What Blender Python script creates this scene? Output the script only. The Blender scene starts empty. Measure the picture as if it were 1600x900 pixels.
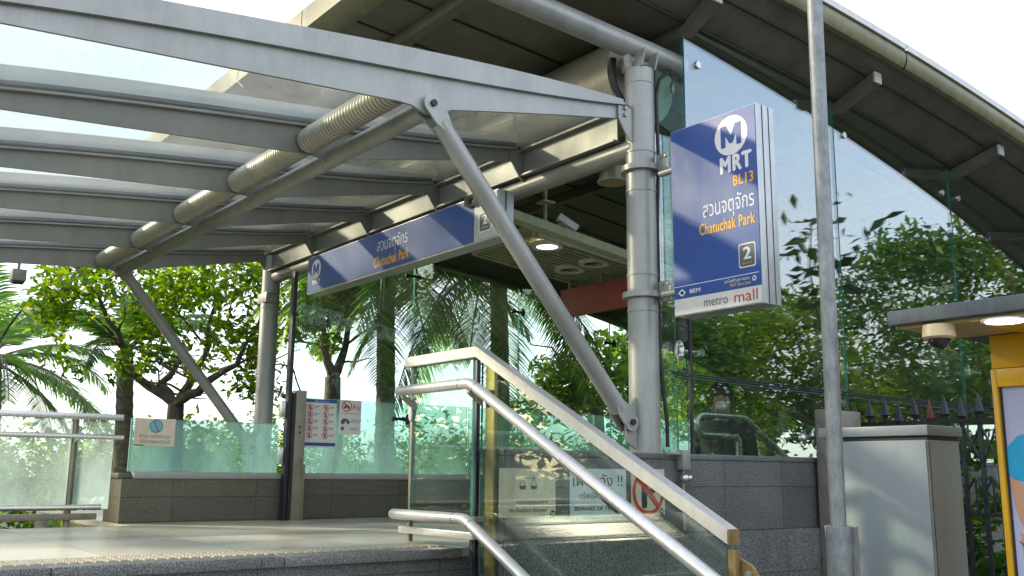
import bpy, bmesh, math, random
import numpy as np
from mathutils import Vector, Matrix

random.seed(7)
RNG = np.random.default_rng(11)
D = bpy.data
SC = bpy.context.scene
COL = SC.collection
R = math.radians

# ------------------------------------------------------------------ camera
F_PX, PITCH, ROLL, YAW, EYE = 1500.0, R(10.92), R(0.53), R(37.9), 1.55
fw = Vector((math.sin(YAW) * math.cos(PITCH), math.cos(YAW) * math.cos(PITCH), math.sin(PITCH)))
rt0 = Vector((math.cos(YAW), -math.sin(YAW), 0))
up0 = rt0.cross(fw)
rt = math.cos(ROLL) * rt0 + math.sin(ROLL) * up0
up = -math.sin(ROLL) * rt0 + math.cos(ROLL) * up0
cam = D.objects.new('camera', D.cameras.new('camera'))
COL.objects.link(cam)
cam.data.sensor_width = 36
cam.data.lens = 36 * F_PX / 1600
cam.data.clip_start = 0.05
cam.data.clip_end = 2000
cam.matrix_world = Matrix(((rt.x, up.x, -fw.x, 0), (rt.y, up.y, -fw.y, 0), (rt.z, up.z, -fw.z, EYE), (0, 0, 0, 1)))
SC.camera = cam

# ------------------------------------------------------------------ light
SUN_DIR = Vector((-0.62, 0.70, 0.36)).normalized()      # towards the sun
SUN_EL = math.asin(SUN_DIR.z)
SUN_AZ = math.atan2(SUN_DIR.x, SUN_DIR.y)
sl = D.lights.new('sun', 'SUN')
sl.energy = 4.6
sl.angle = R(1.5)
sl.color = (1.0, 0.86, 0.64)
sun = D.objects.new('sun', sl)
COL.objects.link(sun)
sun.rotation_euler = SUN_DIR.to_track_quat('Z', 'Y').to_euler()
sun.location = (-8, 8, 9)

W = D.worlds.new('World')
SC.world = W
W.use_nodes = True
wn, wl = W.node_tree.nodes, W.node_tree.links
wn.clear()
wo = wn.new('ShaderNodeOutputWorld')
bg = wn.new('ShaderNodeBackground')
bg.inputs['Strength'].default_value = 0.12
sky = wn.new('ShaderNodeTexSky')
sky.sky_type = 'NISHITA'
sky.sun_disc = False
sky.sun_elevation = SUN_EL
sky.sun_rotation = SUN_AZ
sky.air_density = 1.0
sky.dust_density = 1.6
tcw = wn.new('ShaderNodeTexCoord')
mpw = wn.new('ShaderNodeMapping')
mpw.inputs['Scale'].default_value = (1.0, 1.0, 2.4)
nzw = wn.new('ShaderNodeTexNoise')
nzw.inputs['Scale'].default_value = 1.7
nzw.inputs['Detail'].default_value = 7
nzw.inputs['Roughness'].default_value = 0.55
rpw = wn.new('ShaderNodeValToRGB')
rpw.color_ramp.elements[0].position = 0.40
rpw.color_ramp.elements[1].position = 0.68
rpw.color_ramp.elements[0].color = (0.38, 0.38, 0.38, 1)
rpw.color_ramp.elements[1].color = (1, 1, 1, 1)
mxw = wn.new('ShaderNodeMix')
mxw.data_type = 'RGBA'
mxw.inputs['B'].default_value = (9.5, 9.7, 10.1, 1)       # bright thin cloud
wl.new(tcw.outputs['Generated'], mpw.inputs['Vector'])
wl.new(mpw.outputs['Vector'], nzw.inputs['Vector'])
wl.new(nzw.outputs['Fac'], rpw.inputs['Fac'])
wl.new(rpw.outputs['Color'], mxw.inputs['Factor'])
skm = wn.new('ShaderNodeMix'); skm.data_type = 'RGBA'; skm.blend_type = 'MULTIPLY'; skm.inputs['Factor'].default_value = 1
skm.inputs['B'].default_value = (2.2, 2.3, 2.45, 1)
wl.new(sky.outputs['Color'], skm.inputs['A']); wl.new(skm.outputs['Result'], mxw.inputs['A'])
wl.new(mxw.outputs['Result'], bg.inputs['Color'])
wl.new(bg.outputs['Background'], wo.inputs['Surface'])

SC.view_settings.view_transform = 'Standard'
SC.view_settings.look = 'None'
SC.view_settings.gamma = 1
SC.view_settings.exposure = 0.70
SC.render.engine = 'CYCLES'
SC.cycles.transparent_max_bounces = 40
SC.cycles.max_bounces = 10
SC.cycles.caustics_reflective = False
SC.cycles.caustics_refractive = False


# ------------------------------------------------------------------ pixel -> point on a known real plane
def ray(x, y):
    return fw + rt * ((x - 800) / F_PX) - up * ((y - 450) / F_PX)


O = Vector((0, 0, EYE))
def AX(x, y, X): d = ray(x, y); return O + d * (X / d.x)
def AY(x, y, Y): d = ray(x, y); return O + d * (Y / d.y)
def AZ(x, y, Z): d = ray(x, y); return O + d * ((Z - EYE) / d.z)
def AT(x, y, t): return O + ray(x, y) * t


# ------------------------------------------------------------------ materials
def newmat(name):
    m = D.materials.new(name)
    m.use_nodes = True
    n, l = m.node_tree.nodes, m.node_tree.links
    n.clear()
    out = n.new('ShaderNodeOutputMaterial')
    return m, n, l, out


def noise(n, l, scale, detail=4, vec=None, rough=0.55, stretch=None):
    t = n.new('ShaderNodeTexNoise')
    t.inputs['Scale'].default_value = scale
    t.inputs['Detail'].default_value = detail
    t.inputs['Roughness'].default_value = rough
    if vec is None:
        c = n.new('ShaderNodeTexCoord')
        vec = c.outputs['Object']
    if stretch:
        mp = n.new('ShaderNodeMapping')
        mp.inputs['Scale'].default_value = stretch
        l.new(vec, mp.inputs['Vector'])
        vec = mp.outputs['Vector']
    l.new(vec, t.inputs['Vector'])
    return t


def ramp(n, l, fac, stops):
    r = n.new('ShaderNodeValToRGB')
    e = r.color_ramp.elements
    while len(e) > 1: e.remove(e[0])
    e[0].position = stops[0][0]; e[0].color = (*stops[0][1], 1)
    for p, c in stops[1:]:
        k = e.new(p); k.color = (*c, 1)
    l.new(fac, r.inputs['Fac'])
    return r


def bump(n, l, fac, strength, dist=0.01):
    b = n.new('ShaderNodeBump')
    b.inputs['Strength'].default_value = strength
    b.inputs['Distance'].default_value = dist
    l.new(fac, b.inputs['Height'])
    return b


def paint(name, col, rough=0.45, metal=0.0, var=0.12, scale=3.0, grime=0.25, stretch=None, spec=0.5, bumps=0.0):
    """surface colour with soft wear; grime = darker worn blotches"""
    m, n, l, out = newmat(name)
    p = n.new('ShaderNodeBsdfPrincipled')
    p.inputs['Metallic'].default_value = metal
    p.inputs['Specular IOR Level'].default_value = spec
    a = noise(n, l, scale, 6, stretch=stretch)
    lo = tuple(c * (1 - var) for c in col); hi = tuple(min(1, c * (1 + var)) for c in col)
    rp = ramp(n, l, a.outputs['Fac'], [(0.3, lo), (0.7, hi)])
    b = noise(n, l, scale * 5, 8, rough=0.7, stretch=(1, 1, 0.35))
    gr = ramp(n, l, b.outputs['Fac'], [(0.35, (1 - grime,) * 3), (0.6, (1, 1, 1))])
    mx = n.new('ShaderNodeMix'); mx.data_type = 'RGBA'; mx.blend_type = 'MULTIPLY'
    mx.inputs['Factor'].default_value = 1
    l.new(rp.outputs['Color'], mx.inputs['A']); l.new(gr.outputs['Color'], mx.inputs['B'])
    l.new(mx.outputs['Result'], p.inputs['Base Color'])
    rr = n.new('ShaderNodeMapRange')
    rr.inputs['To Min'].default_value = max(0.03, rough - 0.1); rr.inputs['To Max'].default_value = rough + 0.12
    l.new(b.outputs['Fac'], rr.inputs['Value']); l.new(rr.outputs['Result'], p.inputs['Roughness'])
    if bumps:
        l.new(bump(n, l, b.outputs['Fac'], bumps).outputs['Normal'], p.inputs['Normal'])
    l.new(p.outputs['BSDF'], out.inputs['Surface'])
    return m


def plain(name, col, rough=0.5, metal=0.0, emit=0.0):
    m, n, l, out = newmat(name)
    p = n.new('ShaderNodeBsdfPrincipled')
    p.inputs['Base Color'].default_value = (*col, 1)
    p.inputs['Roughness'].default_value = rough
    p.inputs['Metallic'].default_value = metal
    if emit:
        p.inputs['Emission Color'].default_value = (*col, 1)
        p.inputs['Emission Strength'].default_value = emit
    l.new(p.outputs['BSDF'], out.inputs['Surface'])
    return m


def granite(name, base, speck, joints=None, var=0.35, rough=0.38, off=(0, 0), wear=None):
    m, n, l, out = newmat(name)
    p = n.new('ShaderNodeBsdfPrincipled')
    c = n.new('ShaderNodeTexCoord')
    v = n.new('ShaderNodeTexVoronoi'); v.inputs['Scale'].default_value = 190
    l.new(c.outputs['Object'], v.inputs['Vector'])
    n1 = noise(n, l, 170, 3, c.outputs['Object'])
    n2 = noise(n, l, 2.2, 5, c.outputs['Object'])
    sp = ramp(n, l, n1.outputs['Fac'], [(0.36, tuple(b * 0.35 for b in base)), (0.5, base), (0.66, speck)])
    cell = ramp(n, l, v.outputs['Color'], [(0.0, (1 - var,) * 3), (1.0, (1 + var * .6,) * 3)])
    mx = n.new('ShaderNodeMix'); mx.data_type = 'RGBA'; mx.blend_type = 'MULTIPLY'; mx.inputs['Factor'].default_value = 1
    l.new(sp.outputs['Color'], mx.inputs['A']); l.new(cell.outputs['Color'], mx.inputs['B'])
    st = ramp(n, l, n2.outputs['Fac'], [(0.3, (0.72, 0.70, 0.66)), (0.62, (1.08, 1.08, 1.08))])
    m2 = n.new('ShaderNodeMix'); m2.data_type = 'RGBA'; m2.blend_type = 'MULTIPLY'; m2.inputs['Factor'].default_value = 1
    l.new(mx.outputs['Result'], m2.inputs['A']); l.new(st.outputs['Color'], m2.inputs['B'])
    col = m2.outputs['Result']
    if joints:
        sx = n.new('ShaderNodeSeparateXYZ'); l.new(c.outputs['Object'], sx.inputs['Vector'])
        cm = n.new('ShaderNodeCombineXYZ')
        ad = n.new('ShaderNodeMath'); ad.operation = 'ADD'; ad.inputs[1].default_value = off[0]
        ad2 = n.new('ShaderNodeMath'); ad2.operation = 'ADD'; ad2.inputs[1].default_value = off[1]
        l.new(sx.outputs['X'], ad.inputs[0]); l.new(sx.outputs[joints[2]], ad2.inputs[0])
        l.new(ad.outputs[0], cm.inputs['X']); l.new(ad2.outputs[0], cm.inputs['Y'])
        bt = n.new('ShaderNodeTexBrick')
        bt.offset = 0; bt.inputs['Scale'].default_value = 1
        bt.inputs['Brick Width'].default_value = joints[0]; bt.inputs['Row Height'].default_value = joints[1]
        bt.inputs['Mortar Size'].default_value = 0.0022; bt.inputs['Mortar Smooth'].default_value = 0.2
        bt.inputs['Color1'].default_value = (0.86, 0.86, 0.86, 1); bt.inputs['Color2'].default_value = (1.12, 1.12, 1.12, 1)
        bt.inputs['Mortar'].default_value = (0.22, 0.22, 0.2, 1)
        l.new(cm.outputs['Vector'], bt.inputs['Vector'])
        m3 = n.new('ShaderNodeMix'); m3.data_type = 'RGBA'; m3.blend_type = 'MULTIPLY'; m3.inputs['Factor'].default_value = 1
        l.new(col, m3.inputs['A']); l.new(bt.outputs['Color'], m3.inputs['B'])
        col = m3.outputs['Result']
    l.new(col, p.inputs['Base Color'])
    p.inputs['Roughness'].default_value = rough
    l.new(bump(n, l, n1.outputs['Fac'], 0.08, 0.002).outputs['Normal'], p.inputs['Normal'])
    l.new(p.outputs['BSDF'], out.inputs['Surface'])
    return m


def glass(name, tint, ior=1.5, dirt=0.05, dirt_col=(0.75, 0.8, 0.76), rough=0.0, dirt_z=None, dirt_scale=2.0, dmax=None):
    """thin sheet glass: see-through tint + fresnel mirror + a film of dust.
    dirt_z = (z of heavy dust, z of light dust): dust settles towards the foot of the pane"""
    m, n, l, out = newmat(name)
    tr = n.new('ShaderNodeBsdfTransparent'); tr.inputs['Color'].default_value = (*tint, 1)
    gl = n.new('ShaderNodeBsdfGlossy'); gl.inputs['Roughness'].default_value = rough
    gl.inputs['Color'].default_value = (0.95, 0.98, 1.0, 1)
    fr = n.new('ShaderNodeFresnel'); fr.inputs['IOR'].default_value = ior
    a = n.new('ShaderNodeMixShader')
    # back faces would give total reflection with a plain IOR node: use the facing angle of the sheet either way
    geo = n.new('ShaderNodeNewGeometry')
    iv = n.new('ShaderNodeMix'); iv.data_type = 'FLOAT'
    iv.inputs['A'].default_value = ior; iv.inputs['B'].default_value = 1.0 / ior
    l.new(geo.outputs['Backfacing'], iv.inputs['Factor'])
    # Fresnel node already inverts its IOR on back faces, so feed 1/ior there to get the same curve
    l.new(iv.outputs['Result'], fr.inputs['IOR'])
    l.new(fr.outputs['Fac'], a.inputs['Fac'])
    l.new(tr.outputs['BSDF'], a.inputs[1]); l.new(gl.outputs['BSDF'], a.inputs[2])
    df = n.new('ShaderNodeBsdfDiffuse'); df.inputs['Color'].default_value = (*dirt_col, 1)
    tl = n.new('ShaderNodeBsdfTranslucent'); tl.inputs['Color'].default_value = (*dirt_col, 1)
    dm = n.new('ShaderNodeMixShader'); dm.inputs['Fac'].default_value = 0.6
    l.new(df.outputs['BSDF'], dm.inputs[1]); l.new(tl.outputs['BSDF'], dm.inputs[2])
    b = n.new('ShaderNodeMixShader')
    nz = noise(n, l, dirt_scale, 7, rough=0.65, stretch=(1, 1, 0.3))
    mr = n.new('ShaderNodeMapRange')
    mr.inputs['From Min'].default_value = 0.3; mr.inputs['From Max'].default_value = 0.72
    mr.inputs['To Min'].default_value = dirt * 0.35; mr.inputs['To Max'].default_value = dirt * 1.6
    l.new(nz.outputs['Fac'], mr.inputs['Value'])
    fac = mr.outputs['Result']
    if dirt_z:
        c = n.new('ShaderNodeTexCoord'); sx = n.new('ShaderNodeSeparateXYZ'); l.new(c.outputs['Object'], sx.inputs['Vector'])
        m2 = n.new('ShaderNodeMapRange')
        m2.inputs['From Min'].default_value = dirt_z[0]; m2.inputs['From Max'].default_value = dirt_z[1]
        m2.inputs['To Min'].default_value = dmax or 2.2; m2.inputs['To Max'].default_value = 0.6
        l.new(sx.outputs['Z'], m2.inputs['Value'])
        mm = n.new('ShaderNodeMath'); mm.operation = 'MULTIPLY'; mm.use_clamp = True
        l.new(fac, mm.inputs[0]); l.new(m2.outputs['Result'], mm.inputs[1]); fac = mm.outputs[0]
    l.new(fac, b.inputs['Fac']); l.new(a.outputs['Shader'], b.inputs[1]); l.new(dm.outputs['Shader'], b.inputs[2])
    l.new(b.outputs['Shader'], out.inputs['Surface'])
    return m


def leafmat(name, dark, mid, light, trans=0.45):
    m, n, l, out = newmat(name)
    g = n.new('ShaderNodeNewGeometry')
    rp = ramp(n, l, g.outputs['Random Per Island'], [(0.0, dark), (0.5, mid), (0.93, light), (1.0, tuple(c * 1.25 for c in light))])
    nz = noise(n, l, 1.1, 3)
    cl = ramp(n, l, nz.outputs['Fac'], [(0.35, (0.72, 0.75, 0.72)), (0.65, (1.15, 1.12, 1.0))])
    mx = n.new('ShaderNodeMix'); mx.data_type = 'RGBA'; mx.blend_type = 'MULTIPLY'; mx.inputs['Factor'].default_value = 1
    l.new(rp.outputs['Color'], mx.inputs['A']); l.new(cl.outputs['Color'], mx.inputs['B'])
    p = n.new('ShaderNodeBsdfPrincipled'); p.inputs['Roughness'].default_value = 0.45
    p.inputs['Specular IOR Level'].default_value = 0.35
    t = n.new('ShaderNodeBsdfTranslucent')
    hs = n.new('ShaderNodeHueSaturation'); hs.inputs['Value'].default_value = 2.3; hs.inputs['Hue'].default_value = 0.485; hs.inputs['Saturation'].default_value = 1.1
    l.new(mx.outputs['Result'], p.inputs['Base Color']); l.new(mx.outputs['Result'], hs.inputs['Color'])
    l.new(hs.outputs['Color'], t.inputs['Color'])
    s = n.new('ShaderNodeMixShader'); s.inputs['Fac'].default_value = trans
    l.new(p.outputs['BSDF'], s.inputs[1]); l.new(t.outputs['BSDF'], s.inputs[2])
    l.new(s.outputs['Shader'], out.inputs['Surface'])
    return m


M = {}
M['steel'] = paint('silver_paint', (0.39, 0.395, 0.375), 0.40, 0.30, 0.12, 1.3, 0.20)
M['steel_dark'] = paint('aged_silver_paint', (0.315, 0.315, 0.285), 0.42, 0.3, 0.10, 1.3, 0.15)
M['rib'] = paint('ribbed_metal', (0.46, 0.44, 0.37), 0.42, 0.6, 0.08, 3.0, 0.12)
M['stain'] = paint('brushed_stainless', (0.64, 0.63, 0.60), 0.27, 0.85, 0.04, 5.0, 0.05)
M['rail'] = paint('satin_rail', (0.70, 0.69, 0.67), 0.33, 0.6, 0.05, 7.0, 0.12)
M['steel_reflect'] = paint('steel_yellow_reflection', (0.34, 0.235, 0.09), 0.4, 0.45, 0.12, 4.0, 0.3)  # steel posts; the yellow they reflect is painted in as ochre
M['galv'] = paint('galvanised_steel', (0.31, 0.33, 0.335), 0.5, 0.4, 0.20, 14.0, 0.30, bumps=0.05)
M['beige'] = paint('beige_duct', (0.46, 0.43, 0.34), 0.38, 0.35, 0.10, 1.4, 0.25)
M['fascia'] = paint('fascia_metal', (0.21, 0.20, 0.11), 0.4, 0.3, 0.12, 1.5, 0.3)
M['bronze'] = paint('bronze_post', (0.30, 0.27, 0.20), 0.42, 0.5, 0.10, 3.0, 0.3)
M['black'] = paint('black_rubber', (0.02, 0.02, 0.022), 0.5, 0, 0.2, 5, 0.3)
M['dark'] = paint('dark_gasket', (0.035, 0.037, 0.037), 0.6, 0, 0.2, 5, 0.3)
M['iron'] = paint('black_iron', (0.028, 0.033, 0.040), 0.42, 0.2, 0.3, 7, 0.4)
M['rust'] = paint('rusty_iron', (0.16, 0.05, 0.03), 0.7, 0.0, 0.3, 9, 0.4)
M['cab'] = paint('cabinet_grey', (0.27, 0.305, 0.32), 0.36, 0.1, 0.05, 1.2, 0.16, stretch=(1, 1, 0.3))
M['yellow'] = paint('yellow_paint', (0.72, 0.40, 0.012), 0.3, 0.0, 0.05, 2.0, 0.12)
M['slab'] = paint('booth_roof_grey', (0.10, 0.115, 0.13), 0.6, 0, 0.2, 6, 0.3)
M['boothsoff'] = paint('booth_soffit', (0.48, 0.36, 0.16), 0.3, 0, 0.08, 3, 0.15)
M['soffit'] = paint('roof_lining', (0.165, 0.155, 0.12), 0.5, 0.1, 0.12, 0.8, 0.35, stretch=(0.3, 3.0, 1))
M['ceil'] = paint('slatted_ceiling', (0.42, 0.43, 0.27), 0.5, 0.1, 0.10, 2.0, 0.3)
M['darkbeam'] = paint('dark_soffit_beam', (0.035, 0.032, 0.026), 0.6, 0, 0.15, 2.0, 0.2)
M['red'] = paint('dull_red_board', (0.34, 0.075, 0.06), 0.5, 0, 0.12, 3.0, 0.2)
M['white'] = plain('white_ink', (0.80, 0.80, 0.79), 0.45)
M['whitepaint'] = paint('white_paint', (0.75, 0.75, 0.73), 0.4, 0, 0.05, 3, 0.15)
M['blue'] = paint('sign_blue', (0.016, 0.072, 0.31), 0.40, 0, 0.05, 2.0, 0.06)
M['blueink'] = plain('blue_ink', (0.018, 0.075, 0.31), 0.45)
M['skyink'] = plain('sky_blue_ink', (0.12, 0.42, 0.55), 0.5)
M['yel_ink'] = plain('amber_ink', (0.85, 0.43, 0.02), 0.45)
M['grey_ink'] = plain('grey_ink', (0.10, 0.105, 0.11), 0.45)
M['black_ink'] = plain('black_ink', (0.015, 0.015, 0.017), 0.5)
M['red_ink'] = plain('red_ink', (0.50, 0.035, 0.03), 0.45)
M['paper'] = paint('poster_white', (0.72, 0.70, 0.66), 0.45, 0, 0.05, 4, 0.12)
M['cream'] = paint('poster_cream', (0.66, 0.58, 0.44), 0.45, 0, 0.06, 4, 0.15)
M['bluepaper'] = paint('poster_pale_blue', (0.60, 0.66, 0.68), 0.45, 0, 0.06, 4, 0.15)
M['signgrey'] = paint('sign_light_grey', (0.52, 0.53, 0.53), 0.4, 0.1, 0.05, 3, 0.1)
M['frame'] = paint('anodised_frame', (0.55, 0.56, 0.57), 0.35, 0.5, 0.05, 5, 0.15)
M['lampon'] = plain('lamp_lit', (1.0, 0.86, 0.60), 0.4, 0, 4.0)
M['lampwhite'] = plain('booth_lamp_lit', (1.0, 0.93, 0.80), 0.4, 0, 5.0)
M['granite_plinth'] = granite('granite_grey', (0.112, 0.120, 0.120), (0.30, 0.31, 0.305), (0.52, 0.241, 'Z'), off=(0.35, 0.2))
M['granite_wall'] = granite('granite_brown', (0.105, 0.096, 0.07), (0.21, 0.195, 0.15), (0.60, 0.16, 'Z'), off=(0.1, 0.07))
M['granite_step'] = granite('granite_step', (0.15, 0.155, 0.15), (0.33, 0.33, 0.32), (0.9, 2.0, 'Z'), off=(0.1, 0.9))
M['granite_floor'] = granite('granite_floor', (0.60, 0.54, 0.44), (0.72, 0.66, 0.55), (0.6, 0.6, 'Y'), var=0.12, rough=0.3)
M['tactile'] = paint('tactile_tile', (0.44, 0.40, 0.30), 0.5, 0, 0.08, 5, 0.2)
M['stone'] = paint('stone_pillar', (0.25, 0.23, 0.20), 0.8, 0, 0.18, 6, 0.3, bumps=0.2)
M['pave'] = paint('pavement', (0.24, 0.23, 0.21), 0.8, 0, 0.15, 1.5, 0.3)
M['asphalt'] = paint('asphalt', (0.05, 0.05, 0.05), 0.85, 0, 0.2, 2.5, 0.3)
M['soil'] = paint('lawn', (0.06, 0.09, 0.03), 0.9, 0, 0.3, 1.0, 0.4)
M['g_hall'] = glass('hall_glass', (0.90, 0.965, 0.935), 2.5, 0.006)
M['g_far'] = glass('far_glass', (0.92, 0.985, 0.965), 1.32, 0.012)
M['g_edge'] = plain('glass_edge', (0.03, 0.22, 0.18), 0.15)
M['g_edge_light'] = plain('glass_edge_pale', (0.30, 0.55, 0.48), 0.2)
M['g_low'] = glass('dusty_parapet_glass', (0.74, 0.92, 0.90), 1.5, 0.20, (0.46, 0.70, 0.69), dirt_z=(1.5, 2.1), dirt_scale=3.0)
M['g_rail'] = glass('dusty_railing_glass', (0.88, 0.95, 0.94), 1.5, 0.22, (0.70, 0.82, 0.82), dirt_z=(1.2, 1.8), dirt_scale=2.4)
M['g_panel'] = glass('balustrade_glass', (0.86, 0.92, 0.86), 1.5, 0.006, (0.7, 0.7, 0.6), dirt_scale=5)
M['g_canopy'] = glass('canopy_glass', (0.91, 0.945, 0.925), 1.45, 0.17, (0.74, 0.75, 0.72), dirt_scale=1.2)
M['bark'] = paint('bark', (0.15, 0.12, 0.095), 0.9, 0, 0.35, 9, 0.5, bumps=0.6)
M['palmbark'] = paint('palm_bark', (0.20, 0.17, 0.125), 0.9, 0, 0.4, 7, 0.5, stretch=(1, 1, 3), bumps=0.8)
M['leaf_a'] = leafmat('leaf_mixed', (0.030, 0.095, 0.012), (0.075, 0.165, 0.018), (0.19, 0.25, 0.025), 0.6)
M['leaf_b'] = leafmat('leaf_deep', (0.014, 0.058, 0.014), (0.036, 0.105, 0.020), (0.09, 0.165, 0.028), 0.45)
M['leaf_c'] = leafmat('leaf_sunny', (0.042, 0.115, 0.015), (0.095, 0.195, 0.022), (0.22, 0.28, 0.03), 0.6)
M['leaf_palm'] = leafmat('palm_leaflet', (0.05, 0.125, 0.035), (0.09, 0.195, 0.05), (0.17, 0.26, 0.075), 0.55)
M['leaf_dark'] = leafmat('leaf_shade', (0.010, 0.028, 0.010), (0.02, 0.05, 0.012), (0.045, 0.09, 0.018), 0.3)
M['skin'] = plain('skin', (0.48, 0.29, 0.20), 0.5)
M['hair'] = plain('black_hair', (0.012, 0.010, 0.010), 0.4)
M['cloth'] = paint('dark_cloth', (0.035, 0.037, 0.045), 0.8, 0, 0.2, 6, 0.2)


# ------------------------------------------------------------------ mesh builder
class MB:
    def __init__(s): s.bm = bmesh.new(); s.mi = 0

    def _tag(s, faces):
        for f in faces: f.material_index = s.mi

    def box(s, lo, hi, bev=0.0):
        lo, hi = Vector(lo), Vector(hi)
        lo, hi = Vector(map(min, lo, hi)), Vector(map(max, lo, hi))
        r = bmesh.ops.create_cube(s.bm, size=1)
        vs = r['verts']; c = (lo + hi) / 2; d = hi - lo
        for v in vs: v.co = Vector((v.co.x * d.x + c.x, v.co.y * d.y + c.y, v.co.z * d.z + c.z))
        s._tag({f for v in vs for f in v.link_faces})
        if bev:
            es = list({e for v in vs for e in v.link_edges})
            g = bmesh.ops.bevel(s.bm, geom=es, offset=bev, segments=2, affect='EDGES', profile=0.6)
            s._tag(g['faces'])
        return s

    def prism(s, pts, ext):
        """polygon (3D points in a plane) swept by vector ext"""
        ext = Vector(ext)
        a = [s.bm.verts.new(Vector(p)) for p in pts]; b = [s.bm.verts.new(Vector(p) + ext) for p in pts]
        n = len(a)
        fs = [s.bm.faces.new(a), s.bm.faces.new(b[::-1])]
        for i in range(n):
            j = (i + 1) % n
            fs.append(s.bm.faces.new((a[j], a[i], b[i], b[j])))
        s._tag(fs)
        bmesh.ops.recalc_face_normals(s.bm, faces=fs)
        return s

    def tube(s, pts, r, seg=16, cap=True):
        pts = [Vector(p) for p in pts]
        rs = r if isinstance(r, (list, tuple)) else [r] * len(pts)
        rings = []; prev = None
        for i, p in enumerate(pts):
            if i == 0: t = pts[1] - p
            elif i == len(pts) - 1: t = p - pts[-2]
            else: t = (pts[i + 1] - p).normalized() + (p - pts[i - 1]).normalized()
            t = t.normalized() if t.length > 1e-9 else Vector((0, 0, 1))
            if prev is None:
                x = t.orthogonal().normalized()
            else:
                x = (prev - t * prev.dot(t)).normalized()
            prev = x; y = t.cross(x)
            k = 1.0
            if 0 < i < len(pts) - 1:
                c = (pts[i + 1] - p).normalized().dot(t); k = 1 / max(0.5, c) if c > 0 else 1
            rings.append([s.bm.verts.new(p + (x * math.cos(a) + y * math.sin(a)) * rs[i]) for a in [2 * math.pi * q / seg for q in range(seg)]])
        fs = []
        for a, b in zip(rings, rings[1:]):
            for q in range(seg):
                fs.append(s.bm.faces.new((a[q], a[(q + 1) % seg], b[(q + 1) % seg], b[q])))
        if cap:
            fs.append(s.bm.faces.new(rings[0][::-1])); fs.append(s.bm.faces.new(rings[-1]))
        s._tag(fs)
        return s

    def ball(s, c, r, sc=(1, 1, 1), u=16, v=10):
        g = bmesh.ops.create_uvsphere(s.bm, u_segments=u, v_segments=v, radius=r)
        for q in g['verts']: q.co = Vector((q.co.x * sc[0], q.co.y * sc[1], q.co.z * sc[2])) + Vector(c)
        s._tag({f for q in g['verts'] for f in q.link_faces})
        return s

    def grid(s, rows):
        vs = [[s.bm.verts.new(Vector(p)) for p in row] for row in rows]
        fs = []
        for a, b in zip(vs, vs[1:]):
            for i in range(len(a) - 1): fs.append(s.bm.faces.new((a[i], a[i + 1], b[i + 1], b[i])))
        s._tag(fs)
        return s

    def build(s, name, mat, parent=None, smooth=True, sharp=40):
        me = D.meshes.new(name)
        s.bm.normal_update()
        s.bm.to_mesh(me); s.bm.free()
        if smooth:
            me.polygons.foreach_set('use_smooth', [True] * len(me.polygons))
            me.set_sharp_from_angle(angle=R(sharp))
        for m in (mat if isinstance(mat, (list, tuple)) else [mat]): me.materials.append(m)
        o = D.objects.new(name, me)
        COL.objects.link(o)
        if parent: adopt(o, parent)
        return o


ROOT = {}
def adopt(o, parent):
    o.parent = parent
    p = parent
    while p.parent: p = p.parent
    o.matrix_parent_inverse = Matrix.Translation(-Vector(p.location)) if parent.parent is None else Matrix.Identity(4)
    if parent.parent is not None:        # grand-child: parent mesh already carries the root offset in its own inverse
        o.matrix_parent_inverse = Matrix.Identity(4)


def tag(o, label=None, cat=None, group=None, kind=None):
    if label: o['label'] = label
    if cat: o['category'] = cat
    if group: o['group'] = group
    if kind: o['kind'] = kind
    return o


def thing(name, label, cat, loc, group=None):
    o = D.objects.new(name, None)
    o.empty_display_size = 0.2
    COL.objects.link(o); o.location = loc
    return tag(o, label, cat, group)


def bx(name, lo, hi, mat, parent=None, bev=0.0):
    return MB().box(lo, hi, bev).build(name, mat, parent)


def tb(name, pts, r, mat, parent=None, seg=16):
    return MB().tube(pts, r, seg).build(name, mat, parent)


def np_mesh(name, verts, faces, mat, parent=None):
    me = D.meshes.new(name)
    v = np.asarray(verts, dtype=np.float32).reshape(-1, 3); f = np.asarray(faces, dtype=np.int32)
    me.vertices.add(len(v)); me.vertices.foreach_set('co', v.ravel())
    me.loops.add(f.size); me.loops.foreach_set('vertex_index', f.ravel())
    me.polygons.add(len(f)); me.polygons.foreach_set('loop_start', np.arange(len(f), dtype=np.int32) * f.shape[1])
    me.update(calc_edges=True)
    me.materials.append(mat)
    o = D.objects.new(name, me); COL.objects.link(o)
    if parent: adopt(o, parent)
    return o


def pane(name, pts, normal, th, mat, parent=None, edge='g_edge'):
    """glass sheet: polygon + thickness, rim faces in the deep green of a glass edge"""
    b = MB(); b.prism(pts, Vector(normal) * th)
    nn = Vector(normal).normalized()
    b.bm.normal_update()
    for f in b.bm.faces:
        f.material_index = 0 if abs(f.normal.dot(nn)) > 0.7 else 1
    return b.build(name, [mat, M[edge]], parent, smooth=False)


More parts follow.
